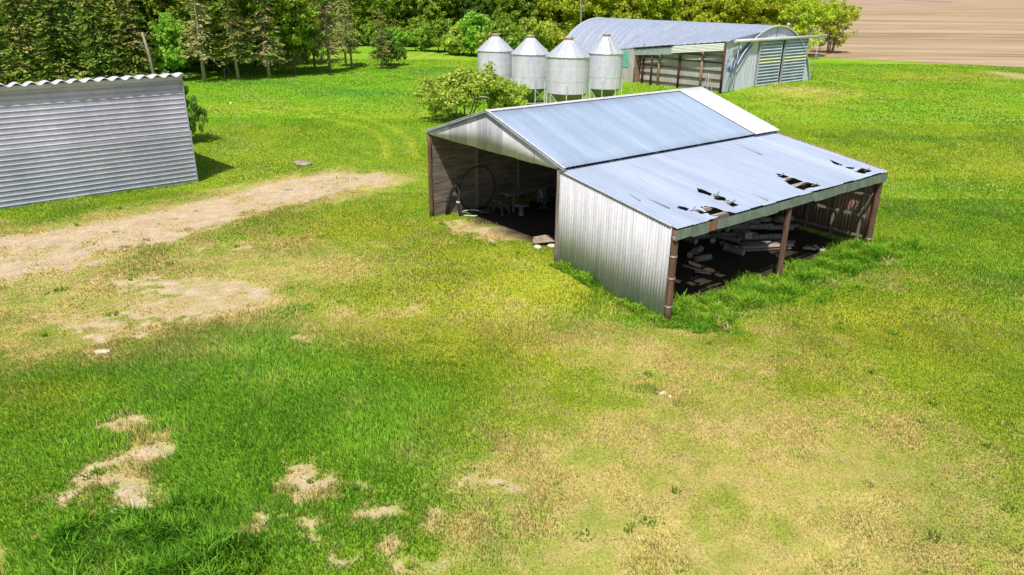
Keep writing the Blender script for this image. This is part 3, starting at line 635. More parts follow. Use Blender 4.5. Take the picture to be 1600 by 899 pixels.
# the rest of the wood: one mass of trees nobody could count
def wood_mass(spots, leaf, label, name='woodland'):
    Vs = []; Fs = []; off = 0; rng = np.random.default_rng(9)
    for (pr, x, y, s_) in spots:
        _, V, F = pr; a = rng.uniform(0, 6.28); ca, sa = math.cos(a), math.sin(a); W_ = V * s_
        W_ = np.stack([W_[:, 0] * ca - W_[:, 1] * sa + x, W_[:, 0] * sa + W_[:, 1] * ca + y, W_[:, 2] - .3], 1); Vs.append(W_); Fs.append(F + off); off += len(V)
    return tag(rawmesh(name, np.concatenate(Vs), np.concatenate(Fs), M[leaf]), label, 'woodland', kind='stuff')
sp1 = []; sp2 = []; sp3 = []
rng = np.random.default_rng(77)
for r_, yy in enumerate((92, 99, 108, 118)):
    for px in np.arange(-260, 470, 44):
        q = at(px + rng.uniform(-15, 15), 100, yy + rng.uniform(-2, 2)); (sp1 if rng.random() < .5 and px < 300 else sp2).append((SPF[rng.integers(2)] if rng.random() < .5 and px < 330 else BRD[rng.integers(3)], q.x, q.y, rng.uniform(.9, 1.12)))
for px in np.arange(540, 900, 22):
    q = at(px, 50, 146 + rng.uniform(-3, 3)); sp2.append((SHR[rng.integers(2)], q.x, q.y, rng.uniform(1.2, 1.7)))
for r_, yy in enumerate((150, 160, 172)):
    for px in np.arange(500, 890, 36):
        q = at(px + rng.uniform(-10, 10), 50, yy + rng.uniform(-3, 3)); sp2.append((BRD[rng.integers(3)], q.x, q.y, rng.uniform(1., 1.2)))
for r_, yy in enumerate((148, 158)):
    for px in np.arange(880, 1260, 38):
        q = at(px + rng.uniform(-8, 8), 50, yy + rng.uniform(-3, 3)); sp3.append((WIL[rng.integers(2)], q.x, q.y, rng.uniform(1.5, 1.8)))
wood_mass(sp1, 'needle_dark', 'dense dark spruce wood filling the top left behind the front trees')
wood_mass(sp2, 'leaf_green', 'dense green leafy wood filling the background behind the lawn')
wood_mass(sp3, 'leaf_yellow', 'yellow-green thicket behind the willows and the arched barn')
# two bare stems over the barn
q = at(908, 20, 118); mb = MB(); mb.tube([(q.x, q.y, 0), (q.x, q.y, 7), (q.x - .4, q.y, 12)], [.16, .13, .06]); mb.tube([(q.x, q.y, 6.6), (q.x + .7, q.y, 8.6), (q.x + 1.2, q.y, 12)], [.1, .08, .04])
tag(mb.build('bare_stem', M['bark']), 'pale forked bare stem sticking up behind the left part of the barn roof', 'dead tree')

# ------------------------------------------------------------------ corrugated sheet helper
def corr(mb, O, A, B, la, fb0, fb1, per, amp, nrm, sub=6, nb=2):
    """sheet spanned by unit A (across the ribs, 0..la) and unit B; fb0/fb1 give start/end along B at a; ribs run along B"""
    O, A, B, nrm = Vector(O), Vector(A), Vector(B), Vector(nrm); n = max(2, int(la / per * sub)); P = []
    for i in range(n + 1):
        a = la * i / n; off = amp * math.sin(2 * math.pi * a / per); b0 = fb0(a) if callable(fb0) else fb0; b1 = fb1(a) if callable(fb1) else fb1
        P.append([O + A * a + B * (b0 + (b1 - b0) * j / (nb - 1)) + nrm * off for j in range(nb)])
    return mb.grid(P)

# ------------------------------------------------------------------ THE SHED
S = thing('machine_shed', SO, 'open weathered machine shed with grey steel gable roof and torn lean-to roof', 'shed', SYAW)
def sgz(u, v): q = sworld(u, v); return float(gh(q.x, q.y))
ridge_u = W1 / 2
slope = (HR - HE) / (W1 / 2); n1 = Vector((slope, 0, 1)).normalized(); RO = Vector((ridge_u, -.12, HR))
# main right slope in two sheets runs
dirR = Vector((1, 0, -slope)).normalized(); lenR = math.hypot(W1 / 2 + .12, HR - HE + .04)
def wavy_slope(mb, O, dirv, ln, v0, v1, nrm, amp=.006, per=.19, jag=.02):
    n = int((v1 - v0) / per * 5); P = []
    for i in range(n + 1):
        v = v0 + (v1 - v0) * i / n; off = amp * math.sin(2 * math.pi * v / per); sag = .015 * math.sin(v * 1.1) + .01 * math.sin(v * 2.7)
        lj = ln + jag * (random.random() if i % 5 == 0 else .5); row = []
        for j in range(7): t = j / 6; row.append(O + dirv * (lj * t) + Vector((0, v, 0)) + nrm * (off + sag * math.sin(t * math.pi)))
        P.append(row)
    return mb.grid(P)
mb = MB(); wavy_slope(mb, Vector((ridge_u, 0, HR)), dirR, lenR, -.05, SL - 1.75, n1); solidify(mb.build('roof_sheet', M['roof'], S), .008)
mb = MB(); wavy_slope(mb, Vector((ridge_u, 0, HR)) + n1 * .05, dirR, lenR + .1, SL - 1.78, SL + .12, n1)
o = solidify(mb.build('roof_sheet', M['roof_white'], S), .012); o['label'] = 'newer bright white strip of roof sheets at the far end'
dirL = Vector((-1, 0, -slope)).normalized(); nL = Vector((-slope, 0, 1)).normalized()
mb = MB(); wavy_slope(mb, Vector((ridge_u, 0, HR)), dirL, lenR + .1, -.05, SL + .1, nL); solidify(mb.build('roof_sheet', M['roof'], S), .008)
mb = MB(); mb.add([(ridge_u - .16, -.16, HR - .0), (ridge_u, -.16, HR + .055), (ridge_u + .16, -.16, HR), (ridge_u - .16, SL + .1, HR), (ridge_u, SL + .1, HR + .055), (ridge_u + .16, SL + .1, HR)], [(0, 1, 4, 3), (1, 2, 5, 4)])
mb.build('ridge_cap', M['wall_light'], S)
# lean-to roof with torn holes
sl2 = (HE - HL - .16) / W2; dir2 = Vector((1, 0, -sl2)).normalized(); nrm2 = Vector((sl2, 0, 1)).normalized(); len2 = math.hypot(W2 + .2, sl2 * (W2 + .2)); O2 = Vector((W1 - .02, 0, HE - .16))
def plane_uv(px, py):
    """photo point -> (distance down slope, v) on the lean-to roof plane"""
    O = sworld(O2.x, 0, O2.z); nn = Vector((nrm2.x * cy_, nrm2.x * sy_, nrm2.z)); d = Vector(ray(px, py)); c0 = Vector((0, 0, CH))
    P = c0 + d * ((O - c0).dot(nn) / d.dot(nn)); u, v = sloc(P.x, P.y); return ((u - O2.x) / dir2.x, v)
HOLES = [[(1096, 325), (1104, 322), (1148, 334), (1131, 341), (1112, 337)], [(1084, 329), (1090, 328), (1106, 333), (1097, 336)], [(1060, 322), (1078, 327), (1072, 330), (1058, 325)],
         [(1089, 294), (1112, 302), (1110, 306), (1091, 300)], [(1114, 303), (1134, 310), (1133, 315), (1117, 311)], [(1137, 313), (1154, 321), (1143, 323), (1134, 318)],
         [(1211, 271), (1234, 277), (1232, 281), (1222, 279)], [(1226, 283), (1238, 278), (1256, 285), (1240, 291), (1233, 289)], [(1240, 293), (1262, 285), (1282, 291), (1254, 297)],
         [(1296, 250), (1316, 258), (1314, 260), (1302, 256)], [(1320, 262), (1336, 262), (1334, 265), (1326, 265)], [(1336, 269), (1348, 264), (1363, 268), (1350, 272)]]
HOLES = [[(cx + (p[0] - cx) * 1.04, cy + (p[1] - cy) * 1.1) for p in h] for h in HOLES for cx, cy in [(sum(p[0] for p in h) / len(h), sum(p[1] for p in h) / len(h))]]
HUV = [[plane_uv(*p) for p in h] for h in HOLES]
def inside(pt, pg):
    x, y = pt; r = False; j = len(pg) - 1
    for i in range(len(pg)):
        if (pg[i][1] > y) != (pg[j][1] > y) and x < (pg[j][0] - pg[i][0]) * (y - pg[i][1]) / (pg[j][1] - pg[i][1]) + pg[i][0]: r = not r
        j = i
    return r
mb = MB(); nU, nV = 190, 480; v0, v1 = -.055, SL + .12; idx = {}
bbs = [(min(p[0] for p in h), max(p[0] for p in h), min(p[1] for p in h), max(p[1] for p in h)) for h in HUV]
rows = []
for i in range(nV + 1):
    v = v0 + (v1 - v0) * i / nV; r = []
    ej = .03 * math.sin(int(v / .76) * 2.3)
    for j in range(nU + 1):
        t = j / nU * (len2 + ej); off = .005 * math.sin(2 * math.pi * v / .2) + .02 * math.sin(v * .9 + t * .5) * math.sin(t / len2 * math.pi)
        curl = 0
        for (a0, a1, b0, b1) in bbs:
            dd = max(a0 - t, t - a1, 0) ** 2 + max(b0 - v, v - b1, 0) ** 2
            if dd < .09: curl = max(curl, .016 * (1 - math.sqrt(dd) / .3))
        r.append(O2 + dir2 * t + Vector((0, v, 0)) + nrm2 * (off + curl * (.4 + .6 * math.sin(v * 9 + t * 7))))
    rows.append(r)
mb.grid(rows)
keep = []; 
for i in range(nV):
    v = v0 + (v1 - v0) * (i + .5) / nV
    for j in range(nU):
        t = (j + .5) / nU * len2; hole = False
        for h, (a0, a1, b0, b1) in zip(HUV, bbs):
            if a0 <= t <= a1 and b0 <= v <= b1 and inside((t, v), h): hole = True; break
        keep.append(not hole)
mb.f = [f for f, k in zip(mb.f, keep) if k]; mb.smooth = [True] * len(mb.f)
o = solidify(mb.build('roof_sheet', M['roof_low'], S), .008); o['label'] = 'lean-to roof sheeting with torn holes along its lower edge'
# open seams: long thin dark slots showing lifted laps
mb = MB()
for (a, b) in [((980, 303), (1000, 316)), ((1004, 308), (1046, 327)), ((1172, 302), (1200, 315)), ((1150, 226), (1190, 243))]:
    t0, va = plane_uv(*a); t1, vb = plane_uv(*b); p0 = O2 + dir2 * t0 + Vector((0, va, 0)) + nrm2 * .03; p1 = O2 + dir2 * t1 + Vector((0, vb, 0)) + nrm2 * .05
    w = Vector((0, .035, 0)); mb = MB(); mb.add([p0, p1 - w, p1 + w + nrm2 * .03], [(0, 1, 2)]); mb.build('lifted_lap', M['trim'], S)
fl_ = random.Random(3)
for (px, py, w_, l_) in ((1102, 331, .3, .22), (1080, 329, .22, .16), (1142, 317, .22, .18), (1118, 306, .2, .14), (1216, 276, .3, .2), (1246, 291, .35, .22), (1270, 290, .25, .2), (1352, 267, .3, .16), (1330, 264, .16, .12)):
    t0, v0_ = plane_uv(px, py); p0 = O2 + dir2 * t0 + Vector((0, v0_, 0)) + nrm2 * .02; P = []
    for a_ in range(5): f = a_ / 4; P.append([p0 + Vector((0, (g_ - .5) * w_ * (1 - .4 * f), 0)) + dir2 * (l_ * f * .8) + nrm2 * (.16 * f * f * (1 + .5 * fl_.uniform(-1, 1) * g_)) for g_ in (0, .5, 1)])
    mb = MB(); mb.grid(P); mb.build('torn_flap', M['roof_white'], S)
# purlins and rafters
PT = [.3, 1.1, 1.9, 2.7] + [sum(plane_uv(*q)[0] for q in pr) / 2 for pr in (((1112.5, 303), (1226, 282)), ((1135, 311.5), (1240, 292)))] + [len2 - .28]
for k, t in enumerate(PT):
    p = O2 + dir2 * t - nrm2 * (.075 if t < 2.8 or t > len2 - .5 else .062); mb = MB(); mb.box((p.x - .045, .0, p.z - .045), (p.x + .045, SL, p.z + .045)); mb.build('purlin', M['palewood'] if k > 3 else M['stud'], S)
for v in (.1, SL / 4, SL / 2, SL * 3 / 4, SL - .1):
    mb = MB(); a = O2 + Vector((0, v, 0)) - nrm2 * .2; mb.bar(a, a + dir2 * (len2 - .15), .06, .16, (0, 1, 0)); mb.build('rafter', M['stud'], S)
for v in (.45, 3.2, 6.2, 9.2, 12.2):
    mb = MB(); a = Vector((ridge_u, v, HR - .14)); mb.bar(a, a + dirR * (lenR - .2), .06, .14, (0, 1, 0)); mb.bar(a, a + dirL * (lenR - .2), .06, .14, (0, 1, 0)); mb.bar((.1, v, HE - .12), (W1 - .1, v, HE - .12), .06, .14); mb.build('truss', M['stud'], S)
# gable sheeting (front), separate sheets of different age
def u_at(px, py):
    O = sworld(0, 0); nn = Vector((-sy_, cy_, 0)); d = Vector(ray(px, py)); c0 = Vector((0, 0, CH)); P = c0 + d * ((O - c0).dot(nn) / d.dot(nn)); return sloc(P.x, P.y)[0]
zx = lambda X_: 640 + X_ / 1600 * 260
cuts = [.0] + [u_at(zx(X_), 160 + Y_ / 862 * 140) for X_, Y_ in ((385, 270), (545, 300), (645, 320), (890, 370), (1045, 430), (1200, 470))] + [W1]
top = lambda u: HR - .05 - slope * abs(u - ridge_u); GB = HE - .16
for k in range(len(cuts) - 1):
    a, b = cuts[k], cuts[k + 1]; mat = ['wall_light', 'wall_dark', 'wall_light', 'wall_dark', 'wall_light', 'wall_steel', 'wall_light'][k]
    mb = MB(); corr(mb, (a, -.02 - .006 * (k % 2), 0), (1, 0, 0), (0, 0, 1), b - a + .02, lambda q: GB - .02 * (k % 2), lambda q: max(GB + .03, top(a + q)), .13, .008, (0, 1, 0))
    solidify(mb.build('gable_sheet', M[mat], S), .004)
for sgn, dv in ((1, dirR), (-1, dirL)):
    mb = MB(); a = Vector((ridge_u, -.08, HR - .03)); mb.bar(a, a + dv * (lenR + .12), .05, .11, (0, 1, 0)); mb.build('barge_board', M['trim'], S)
    mb = MB(); a = Vector((ridge_u, -.06, HR + .045)); mb.bar(a, a + dv * (lenR + .12), .10, .02, (dv.z * -sgn, 0, abs(dv.x))); mb.build('rake_trim', M['wall_light'], S)
mb = MB(); mb.box((.05, .03, GB - .02), (W1 - .05, .13, GB + .2)); mb.build('header_beam', M['stud'], S)
# back gable sheeting + plank wall
mb = MB(); corr(mb, (0, SL + .02, 0), (1, 0, 0), (0, 0, 1), W1, lambda q: GB, lambda q: max(GB + .03, top(q)), .15, .012, (0, 1, 0)); solidify(mb.build('gable_sheet', M['wall_dark'], S), .004)
def planks(name, P0, dirh, ln, zb, zt, thick, nrmv, mat, pw=.19, gaps=(), seed=1):
    rr = random.Random(seed); mb = MB(); z = zb; P0 = Vector(P0); dirh = Vector(dirh); nrmv = Vector(nrmv)
    while z < zt - .03:
        h = min(pw * rr.uniform(.85, 1.12), zt - z); x = 0.
        while x < ln - .01:
            l = min(rr.uniform(2.2, 4.2), ln - x); l = ln - x if ln - x - l < .6 else l
            if rr.random() > .0:
                o = rr.uniform(-.012, .012); g0 = rr.uniform(-.006, .0) if rr.random() > .05 else .012; tl = rr.uniform(-.008, .008)
                a = P0 + dirh * (x + .004) + nrmv * o; b = P0 + dirh * (x + l - .004) + nrmv * (o + rr.uniform(-.006, .006)); t = nrmv * thick; z0 = Vector((0, 0, z + g0)); z1 = Vector((0, 0, z + h + .002))
                v = [a + z0, b + z0 + Vector((0, 0, tl)), b + t + z0 + Vector((0, 0, tl)), a + t + z0, a + z1, b + z1 + Vector((0, 0, tl)), b + t + z1 + Vector((0, 0, tl)), a + t + z1]
                mb.add(v, [(3, 2, 1, 0), (4, 5, 6, 7), (0, 1, 5, 4), (1, 2, 6, 5), (2, 3, 7, 6), (3, 0, 4, 7)])
            x += l
        z += h
    return mb.build(name, mat, S)
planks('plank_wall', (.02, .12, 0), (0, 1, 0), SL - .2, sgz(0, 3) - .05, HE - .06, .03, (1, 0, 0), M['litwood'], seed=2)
planks('plank_wall', (.1, SL - .06, 0), (1, 0, 0), W1 - .2, -.1, HE - .04, .03, (0, 1, 0), M['oldwood'], seed=3)
planks('plank_wall', (W1 + .02, .3, 0), (0, 1, 0), SL - .4, -.1, HE - .25, .03, (1, 0, 0), M['oldwood'], seed=4)
for v in (2.6, 5.2, 7.9, 10.6):
    mb = MB(); mb.box((.055, v - .06, -.1), (.17, v + .06, HE - .1)); mb.build('wall_stud', M['stud'], S)
    mb = MB(); mb.box((W1 - .1, v - .07, -.1), (W1 + .015, v + .07, HE - .1)); mb.build('wall_stud', M['stud'], S)
# corrugated lean-to end wall, front
zt = lambda q: HE - .16 - sl2 * q - .03
def zb_front(q): return sgz(W1 + q, -.1) - .04
mb = MB(); corr(mb, (W1 - .04, -.03, 0), (1, 0, 0), (0, 0, 1), W2 - .02, zb_front, zt, .125, .010, (0, 1, 0), 8); solidify(mb.build('corrugated_wall', M['wall_steel'], S), .004)
mb = MB(); a = Vector((W1 - .06, -.05, HE - .16)); mb.bar(a, a + dir2 * (W2 + .05), .03, .07, (0, 1, 0)); mb.build('rake_trim', M['wall_light'], S)
for z in (.6, 1.7, 2.7):
    mb = MB(); mb.box((W1 + .1, .02, z - .05), (W1 + W2 - .2, .07, z + .05)); mb.build('wall_rail', M['stud'], S)
# back wall of lean-to: rusty corrugated inside, studs and rails
mb = MB(); corr(mb, (W1 + .02, SL + .03, 0), (1, 0, 0), (0, 0, 1), W2 - .08, -.15, lambda q: HE - .1 - sl2 * q, .155, .017, (0, 1, 0), 8); solidify(mb.build('corrugated_wall', M['rust_in'], S), .004)
for u in (1.1, 2.35, 3.6, 4.85):
    mb = MB(); mb.box((W1 + u - .045, SL - .1, -.15), (W1 + u + .045, SL + .0, HE - .2 - sl2 * u)); mb.build('wall_stud', M['stud'], S)
for z in (.25, 1.15, 2.1):
    mb = MB(); mb.box((W1 + .1, SL - .135, z - .06 - .1), (W1 + W2 - .25, SL - .103, z + .06 - .1)); mb.build('wall_rail', M['stud'], S)
# posts
def post(u, v, ztop, r, lean=(0, 0), bands=(), mat='pole'):
    zb = sgz(u, v); mb = MB(); n = 7
    pts = [(u + lean[0] * (1 - i / (n - 1)) + random.uniform(-.008, .008), v + lean[1] * (1 - i / (n - 1)), zb - .15 + (ztop - zb + .15) * i / (n - 1)) for i in range(n)]
    mb.tube(pts, [r * (1.08 - .02 * i) for i in range(n)], 12); o = mb.build('post', M[mat], S)
    for z in bands:
        b = MB()
        for dz in (0, .035): b.lathe([(r * 1.06 + .002, z + dz), (r * 1.06 + .014, z + dz + .008), (r * 1.06 + .002, z + dz + .018)], 16, (pts[0][0], v, 0))
        w = b.build('wire_band', M['wire'], S); w.parent = o
    return o
CU = W1 + W2
post(CU + .03, .06, HL - .1, .12, bands=(.35, 1.35, 2.1, 2.75)); post(CU + .04, SL / 2 - .2, HL - .12, .11, bands=(2.75,)); post(CU + .03, SL - .06, HL - .1, .12, bands=(.1,))
o = post(.0, .02, HE - .12, .1); post(W1 - .14, .02, HE - .1, .095, mat='stud')
post(.0, SL, HE - .1, .1)
for v in (SL / 3, 2 * SL / 3): post(W1 + .2, v, HE - .3, .1)
# header beam and folded steel fascia along the open side
mb = MB(); mb.box((CU - .09, .1, HL - .26), (CU - .02, SL - .1, HL - .06)); mb.build('header_beam', M['stud'], S)
mb = MB(); n = 17; rr = random.Random(5)
for k in range(n):
    a = -.12 + (SL + .26) * k / n; b = -.12 + (SL + .26) * (k + 1) / n + .03; x = CU + .17 + rr.uniform(0, .02) + .004 * (k % 2); zt_ = HL - .085 + rr.uniform(-.015, .01); zb_ = zt_ - .33 + rr.uniform(-.03, .02); tw = rr.uniform(-.03, .03)
    if k == 2: a += .48
    mb = MB(); mb.add([(x, a, zt_), (x, b, zt_), (x + .02 + tw * .3, b, zb_ + tw), (x + .02, a, zb_), (x - .12, a, zb_ + .02), (x - .12, b, zb_ + .02 + tw)], [(0, 1, 2, 3), (3, 2, 5, 4)]); solidify(mb.build('fascia', M['fascia'], S), .005)
a = -.12 + (SL + .26) * 2 / n; mb = MB(); x = CU + .16; mb.add([(x, a, HL - .1), (x, a + .5, HL - .1), (x + .03, a + .5, HL - .42), (x + .03, a, HL - .42)], [(0, 1, 2, 3)]); o = solidify(mb.build('fascia', M['rusty'], S), .005); o['label'] = 'rusty red brown fascia section near the front corner'

# ------------------------------------------------------------------ things in the shed
def on(px, py): return gp(px, py)
# gable bay: big hoop leaning on the plank wall
hp = sworld(.22, 1.75); hz = float(gh(hp.x, hp.y)); t = thing('steel_hoop', (hp.x, hp.y, hz), 'large thin dark steel hoop leaning against the plank wall inside the shed', 'hoop', SYAW)
mb = MB(); ring = [(.1 + .05 * math.sin(a), 1.05 * math.cos(a) + .7, 1.1 + 1.08 * math.sin(a)) for a in np.linspace(0, 2 * math.pi, 49)]; mb.tube(ring, .032, 6, False); mb.build('rim', M['black'], t)
q = on(712, 338); t = thing('rubber_hose', q, 'thick black hose bent in an arch beside the shed plank wall', 'hose')
mb = MB(); mb.tube([(-.42, .1, .06), (-.36, .15, .7), (-.15, .2, 1.25), (.08, .2, 1.5), (.2, .15, 1.2), (.12, .05, .55), (.22, 0, .08), (.5, .1, .06)], .085, 9); mb.build('tube', M['black'], t)
mb = MB(); mb.tube([(.125, .055, .62), (.135, .06, .72)], .1, 10); mb.build('clamp', M['white'], t)
q = on(738, 336); mb = MB(); mb.tube([(.45 * math.cos(a) * 1.2, .35 * math.sin(a), .05 + .1 * max(0, math.sin(a))) for a in np.linspace(.3, 5.2, 18)], .032, 7); o = mb.build('white_hose', M['white'], None, q); tag(o, 'curled white hose end lying on the grass inside the shed opening', 'hose')
mb = MB(); mb.tube([(.55 * math.cos(a), .5 * math.sin(a), .08 + .04 * math.sin(3 * a)) for a in np.linspace(0, 6.0, 20)], .05, 7); mb.tube([(.42 * math.cos(a), .4 * math.sin(a), .16) for a in np.linspace(1, 7.0, 20)], .05, 7); o = mb.build('black_hose', M['black'], None, on(762, 332)); tag(o, 'coil of black hose lying on the ground beside the hoop', 'hose')
def table(px, py, w, d, h, mat, label, rz):
    t = thing('table', on(px, py), label, 'table', rz)
    mb = MB(); mb.box((-w / 2, -d / 2, h - .05), (w / 2, d / 2, h)); mb.build('tabletop', M[mat], t)
    for sx in (-1, 1):
        for sy in (-1, 1): mb = MB(); mb.box((sx * (w / 2 - .08) - .035, sy * (d / 2 - .08) - .035, 0), (sx * (w / 2 - .08) + .035, sy * (d / 2 - .08) + .035, h - .052)); mb.build('leg', M[mat], t)
    mb = MB(); mb.box((-w / 2 + .1, -.03, h - .18), (w / 2 - .1, .03, h - .055)); mb.build('apron', M[mat], t); return t
q = sworld(1.35, 4.6); q.z = float(gh(q.x, q.y)); t = thing('workbench', q, 'long plank workbench along the left wall of the open shed bay', 'workbench', SYAW + math.pi / 2 + .05)
for k in range(3): mb = MB(); mb.box((-1.2, -.3 + k * .24, .85 + .01 * (k % 2)), (3.6 - .3 * k, -.08 + k * .24, .9 + .01 * (k % 2))); mb.build('top_board', M['stud'], t)
for x in (-.9, 1.2, 3.1):
    mb = MB(); mb.box((x - .05, -.25, 0), (x + .05, -.15, .85)); mb.build('leg', M['stud'], t); mb = MB(); mb.box((x - .05, .25, 0), (x + .05, .35, .85)); mb.build('leg', M['stud'], t)
table(784, 334, .8, .6, .7, 'oldwood', 'small wooden table with square legs at the near end of the workbench', SYAW)
t = thing('stool', on(815, 336), 'round pale topped stool standing in the middle of the open shed bay', 'stool')
mb = MB(); mb.lathe([(0, .46), (.36, .46), (.38, .49), (.36, .52), (0, .525)], 24); mb.build('seat', M['dullwhite'], t)
mb = MB(); mb.lathe([(.14, .46), (.12, .2), (.16, 0)], 16); mb.build('pedestal', M['chair'], t)
def office_chair(px, py, rz, label):
    t = thing('office_chair', on(px, py), label, 'chair', rz)
    mb = MB(); mb.box((-.24, -.23, .44), (.24, .25, .52), .01); mb.build('seat', M['chair'], t)
    mb = MB(); P = [[Vector((x, .27 + .05 * (x / .22) ** 2 * -1 + .04 * math.sin(z * 3), .6 + z)) for x in np.linspace(-.21, .21, 5)] for z in np.linspace(0, .5, 6)]; mb.grid(P); solidify(mb.build('backrest', M['chair'], t), .06)
    mb = MB(); mb.tube([(0, .2, .46), (0, .33, .55), (0, .3, .85)], .02, 6); mb.tube([(0, 0, .1), (0, 0, .45)], .03, 8); mb.build('column', M['dullwhite'], t)
    for s_ in (-1, 1): mb = MB(); mb.tube([(s_ * .25, .12, .47), (s_ * .3, .1, .7), (s_ * .3, -.12, .7)], .018, 6); mb.build('armrest', M['dullwhite'], t)
    for k in range(5):
        a = k * 2 * math.pi / 5; mb = MB(); mb.tube([(0, 0, .14), (.3 * math.cos(a), .3 * math.sin(a), .07)], [.03, .018], 6); l = mb.build('leg', M['dullwhite'], t)
        mb = MB(); mb.lathe([(0, 0), (.025, .005), (.03, .03), (.025, .055), (0, .06)], 8, (.3 * math.cos(a), .3 * math.sin(a), 0)); c = mb.build('caster', M['black'], t); c.parent = l
office_chair(850, 328, 2.2, 'office chair on a five-star base at the right of the open shed bay')
# boards on a stone at the shed opening
q = on(850, 384)
mb = MB()
def rock(mb, c, r, seed, fl=.6):
    rr = np.random.default_rng(seed); P = []
    for i in range(7):
        th = math.pi * i / 6; row = []
        for k in range(11):
            a = 2 * math.pi * (k % 10) / 10; rr_ = 1 + .22 * math.sin(a * 2 + seed) * math.sin(th) + .12 * math.sin(5 * a + th * 3 + seed)
            row.append(Vector((c[0] + r * rr_ * math.sin(th) * math.cos(a), c[1] + r * rr_ * .8 * math.sin(th) * math.sin(a), c[2] + r * fl * rr_ * math.cos(th))))
        P.append(row)
    mb.grid(P); return mb
def rock_thing(px, py, r, seed, label, fl=.6, name='rock', mat='rock'):
    q = on(px, py); mb = MB(); rock(mb, (0, 0, r * fl * .35), r, seed, fl); o = mb.build(name, M[mat], None, q); return tag(o, label, 'rock')
def board(px, py, l, w, th, rz, z, label, mat='palewood', tilt=0, group=None, cat='board'):
    q = on(px, py); mb = MB(); mb.box((-l / 2, -w / 2, 0), (l / 2, w / 2, th), .008); o = mb.build('wooden_board', M[mat], None, (q.x, q.y, q.z + z)); o.rotation_euler = (tilt, 0, rz); return tag(o, label, cat, group)
rock_thing(840, 388, .17, 3, 'white stone in front of the board pile at the shed corner')
rock_thing(862, 386, .16, 8, 'tan stone under the right end of the board pile at the shed corner')
for k, lab in enumerate(['lowest pale board of the little pile beside the shed corner post', 'middle pale board of the little pile beside the shed corner post', 'shortest pale board, topmost of the pile beside the shed corner post']):
    board(850 - 2 * k, 384 - k, .95 - .12 * k, .22, .055, .3 + .12 * k, .17 + .065 * k, lab)
# lean-to: logs, board stack, loose pieces
logspec = [  # px, py, length, radius, rz, z, label
 (1098, 404, .75, .13, .45, 0, 'short thick log lying in front of two standing log ends in the lean-to'),
 (1078, 398, .35, .13, 1.3, 0, 'stubby log at the left beside the short thick log'),
 (1090, 392, .5, .15, .9, 0, 'fat grey log behind the short thick log in the lean-to'),
 (1078, 376, .6, .14, 2.3, 0, 'grey log leaning near the front corner of the lean-to'),
 (1094, 370, .8, .13, .2, 0, 'grey log behind the leaning one near the lean-to corner'),
 (1112, 375, .3, .13, 1.6, 0, 'round log end alone on the bare lean-to floor'),
 (1132, 372, 1.3, .12, 2.5, 0, 'long dark log running back from the middle of the log heap'),
 (1146, 392, .9, .14, 2.35, 0, 'pale-ended log sticking forward out of the heap'),
 (1138, 384, .8, .11, 2.2, 0, 'thin dark log beside the pale-ended log'),
 (1150, 368, 1.8, .14, .05, .0, 'long log at the bottom of the back heap in the lean-to'),
 (1170, 362, 2.2, .14, .1, .22, 'long barkless log resting on the back heap'),
 (1160, 356, 2.4, .13, -.05, .42, 'topmost long log of the back heap in the lean-to'),
 (1185, 372, 2.0, .15, .15, 0, 'thick log beside the weathered board stack'),
 (1205, 362, 1.9, .12, 0, .2, 'slim log lying across the right of the back heap'),
 (1128, 360, .7, .12, 2.0, .1, 'dark short log wedged behind the long running log'),
]
rr = random.Random(12)
HEAP = 'dark grey log in the heap along the inner wall of the lean-to'
for k in range(16):
    logspec.append((1085 + 150 * rr.random(), 352 + 14 * rr.random(), rr.uniform(.7, 2.2), rr.uniform(.1, .16), rr.uniform(-.5, .5) + (1.2 if k % 4 == 0 else 0), .24 * (k % 3), HEAP))
for i, (px, py, l, r, rz, z, lab) in enumerate(logspec):
    q = on(px, py + 4); t = thing('log', (q.x, q.y, q.z + z + r * .95), lab, 'log', rz, 'logs heaped in the lean-to' if lab == HEAP else None); rr = random.Random(i); mb = MB(); n = 7
    pts = [(-l / 2 + l * k / (n - 1), rr.uniform(-.02, .02) * l, rr.uniform(-.012, .012)) for k in range(n)]; mb.tube(pts, [r * rr.uniform(.88, 1.08) for k in range(n)], 12, False); mb.build('bark', M['log'], t)
    for e in (0, -1):
        mb = MB(); c = Vector(pts[e]); x = .002 if e else -.002; n0 = len(mb.v)
        mb.add([c + Vector((x, 0, 0))] + [c + Vector((x, r * .97 * math.cos(a), r * .97 * math.sin(a))) for a in np.linspace(0, 2 * math.pi, 13)[:-1]], [(0, k + 1, (k + 1) % 12 + 1) if e else (0, (k + 1) % 12 + 1, k + 1) for k in range(12)]); mb.build('cut_end', M['logend'], t)
wt = ['wide', 'narrow', 'split', 'bowed', 'thin', 'cracked', 'rough', 'straight', 'short', 'long']
k = 0
for lay in range(4):
    for j in range(4 - (lay > 2)):
        q = on(1196, 392); rr = random.Random(k * 3 + 1); x = q.x + rr.uniform(-.15, .15) + .1 * j; y = q.y + .22 * j + rr.uniform(-.03, .03)
        mb = MB(); l = rr.uniform(2.0, 2.6); mb.box((-l / 2, -.09, 0), (l / 2, .09, .045), .012); o = mb.build('wooden_board', M['log'] if (k % 3) else M['palewood'], None, (x, y, q.z + .02 + .062 * lay)); o.rotation_euler = (rr.uniform(-.03, .03), rr.uniform(-.01, .01), .18 + rr.uniform(-.07, .07))
        tag(o, 'old grey board in the loose board stack on the lean-to floor', 'board', 'boards stacked on the lean-to floor'); k += 1
board(1082, 421, .85, .16, .04, -.75, .03, 'pale board lying just inside the lean-to behind the corner post')
board(1098, 428, .6, .2, .04, -.3, .05, 'short brown board beside the pale one inside the lean-to')
board(1166, 378, .34, .3, .28, .2, .18, 'pale sunlit block of wood on the left end of the board stack', cat='wood block')
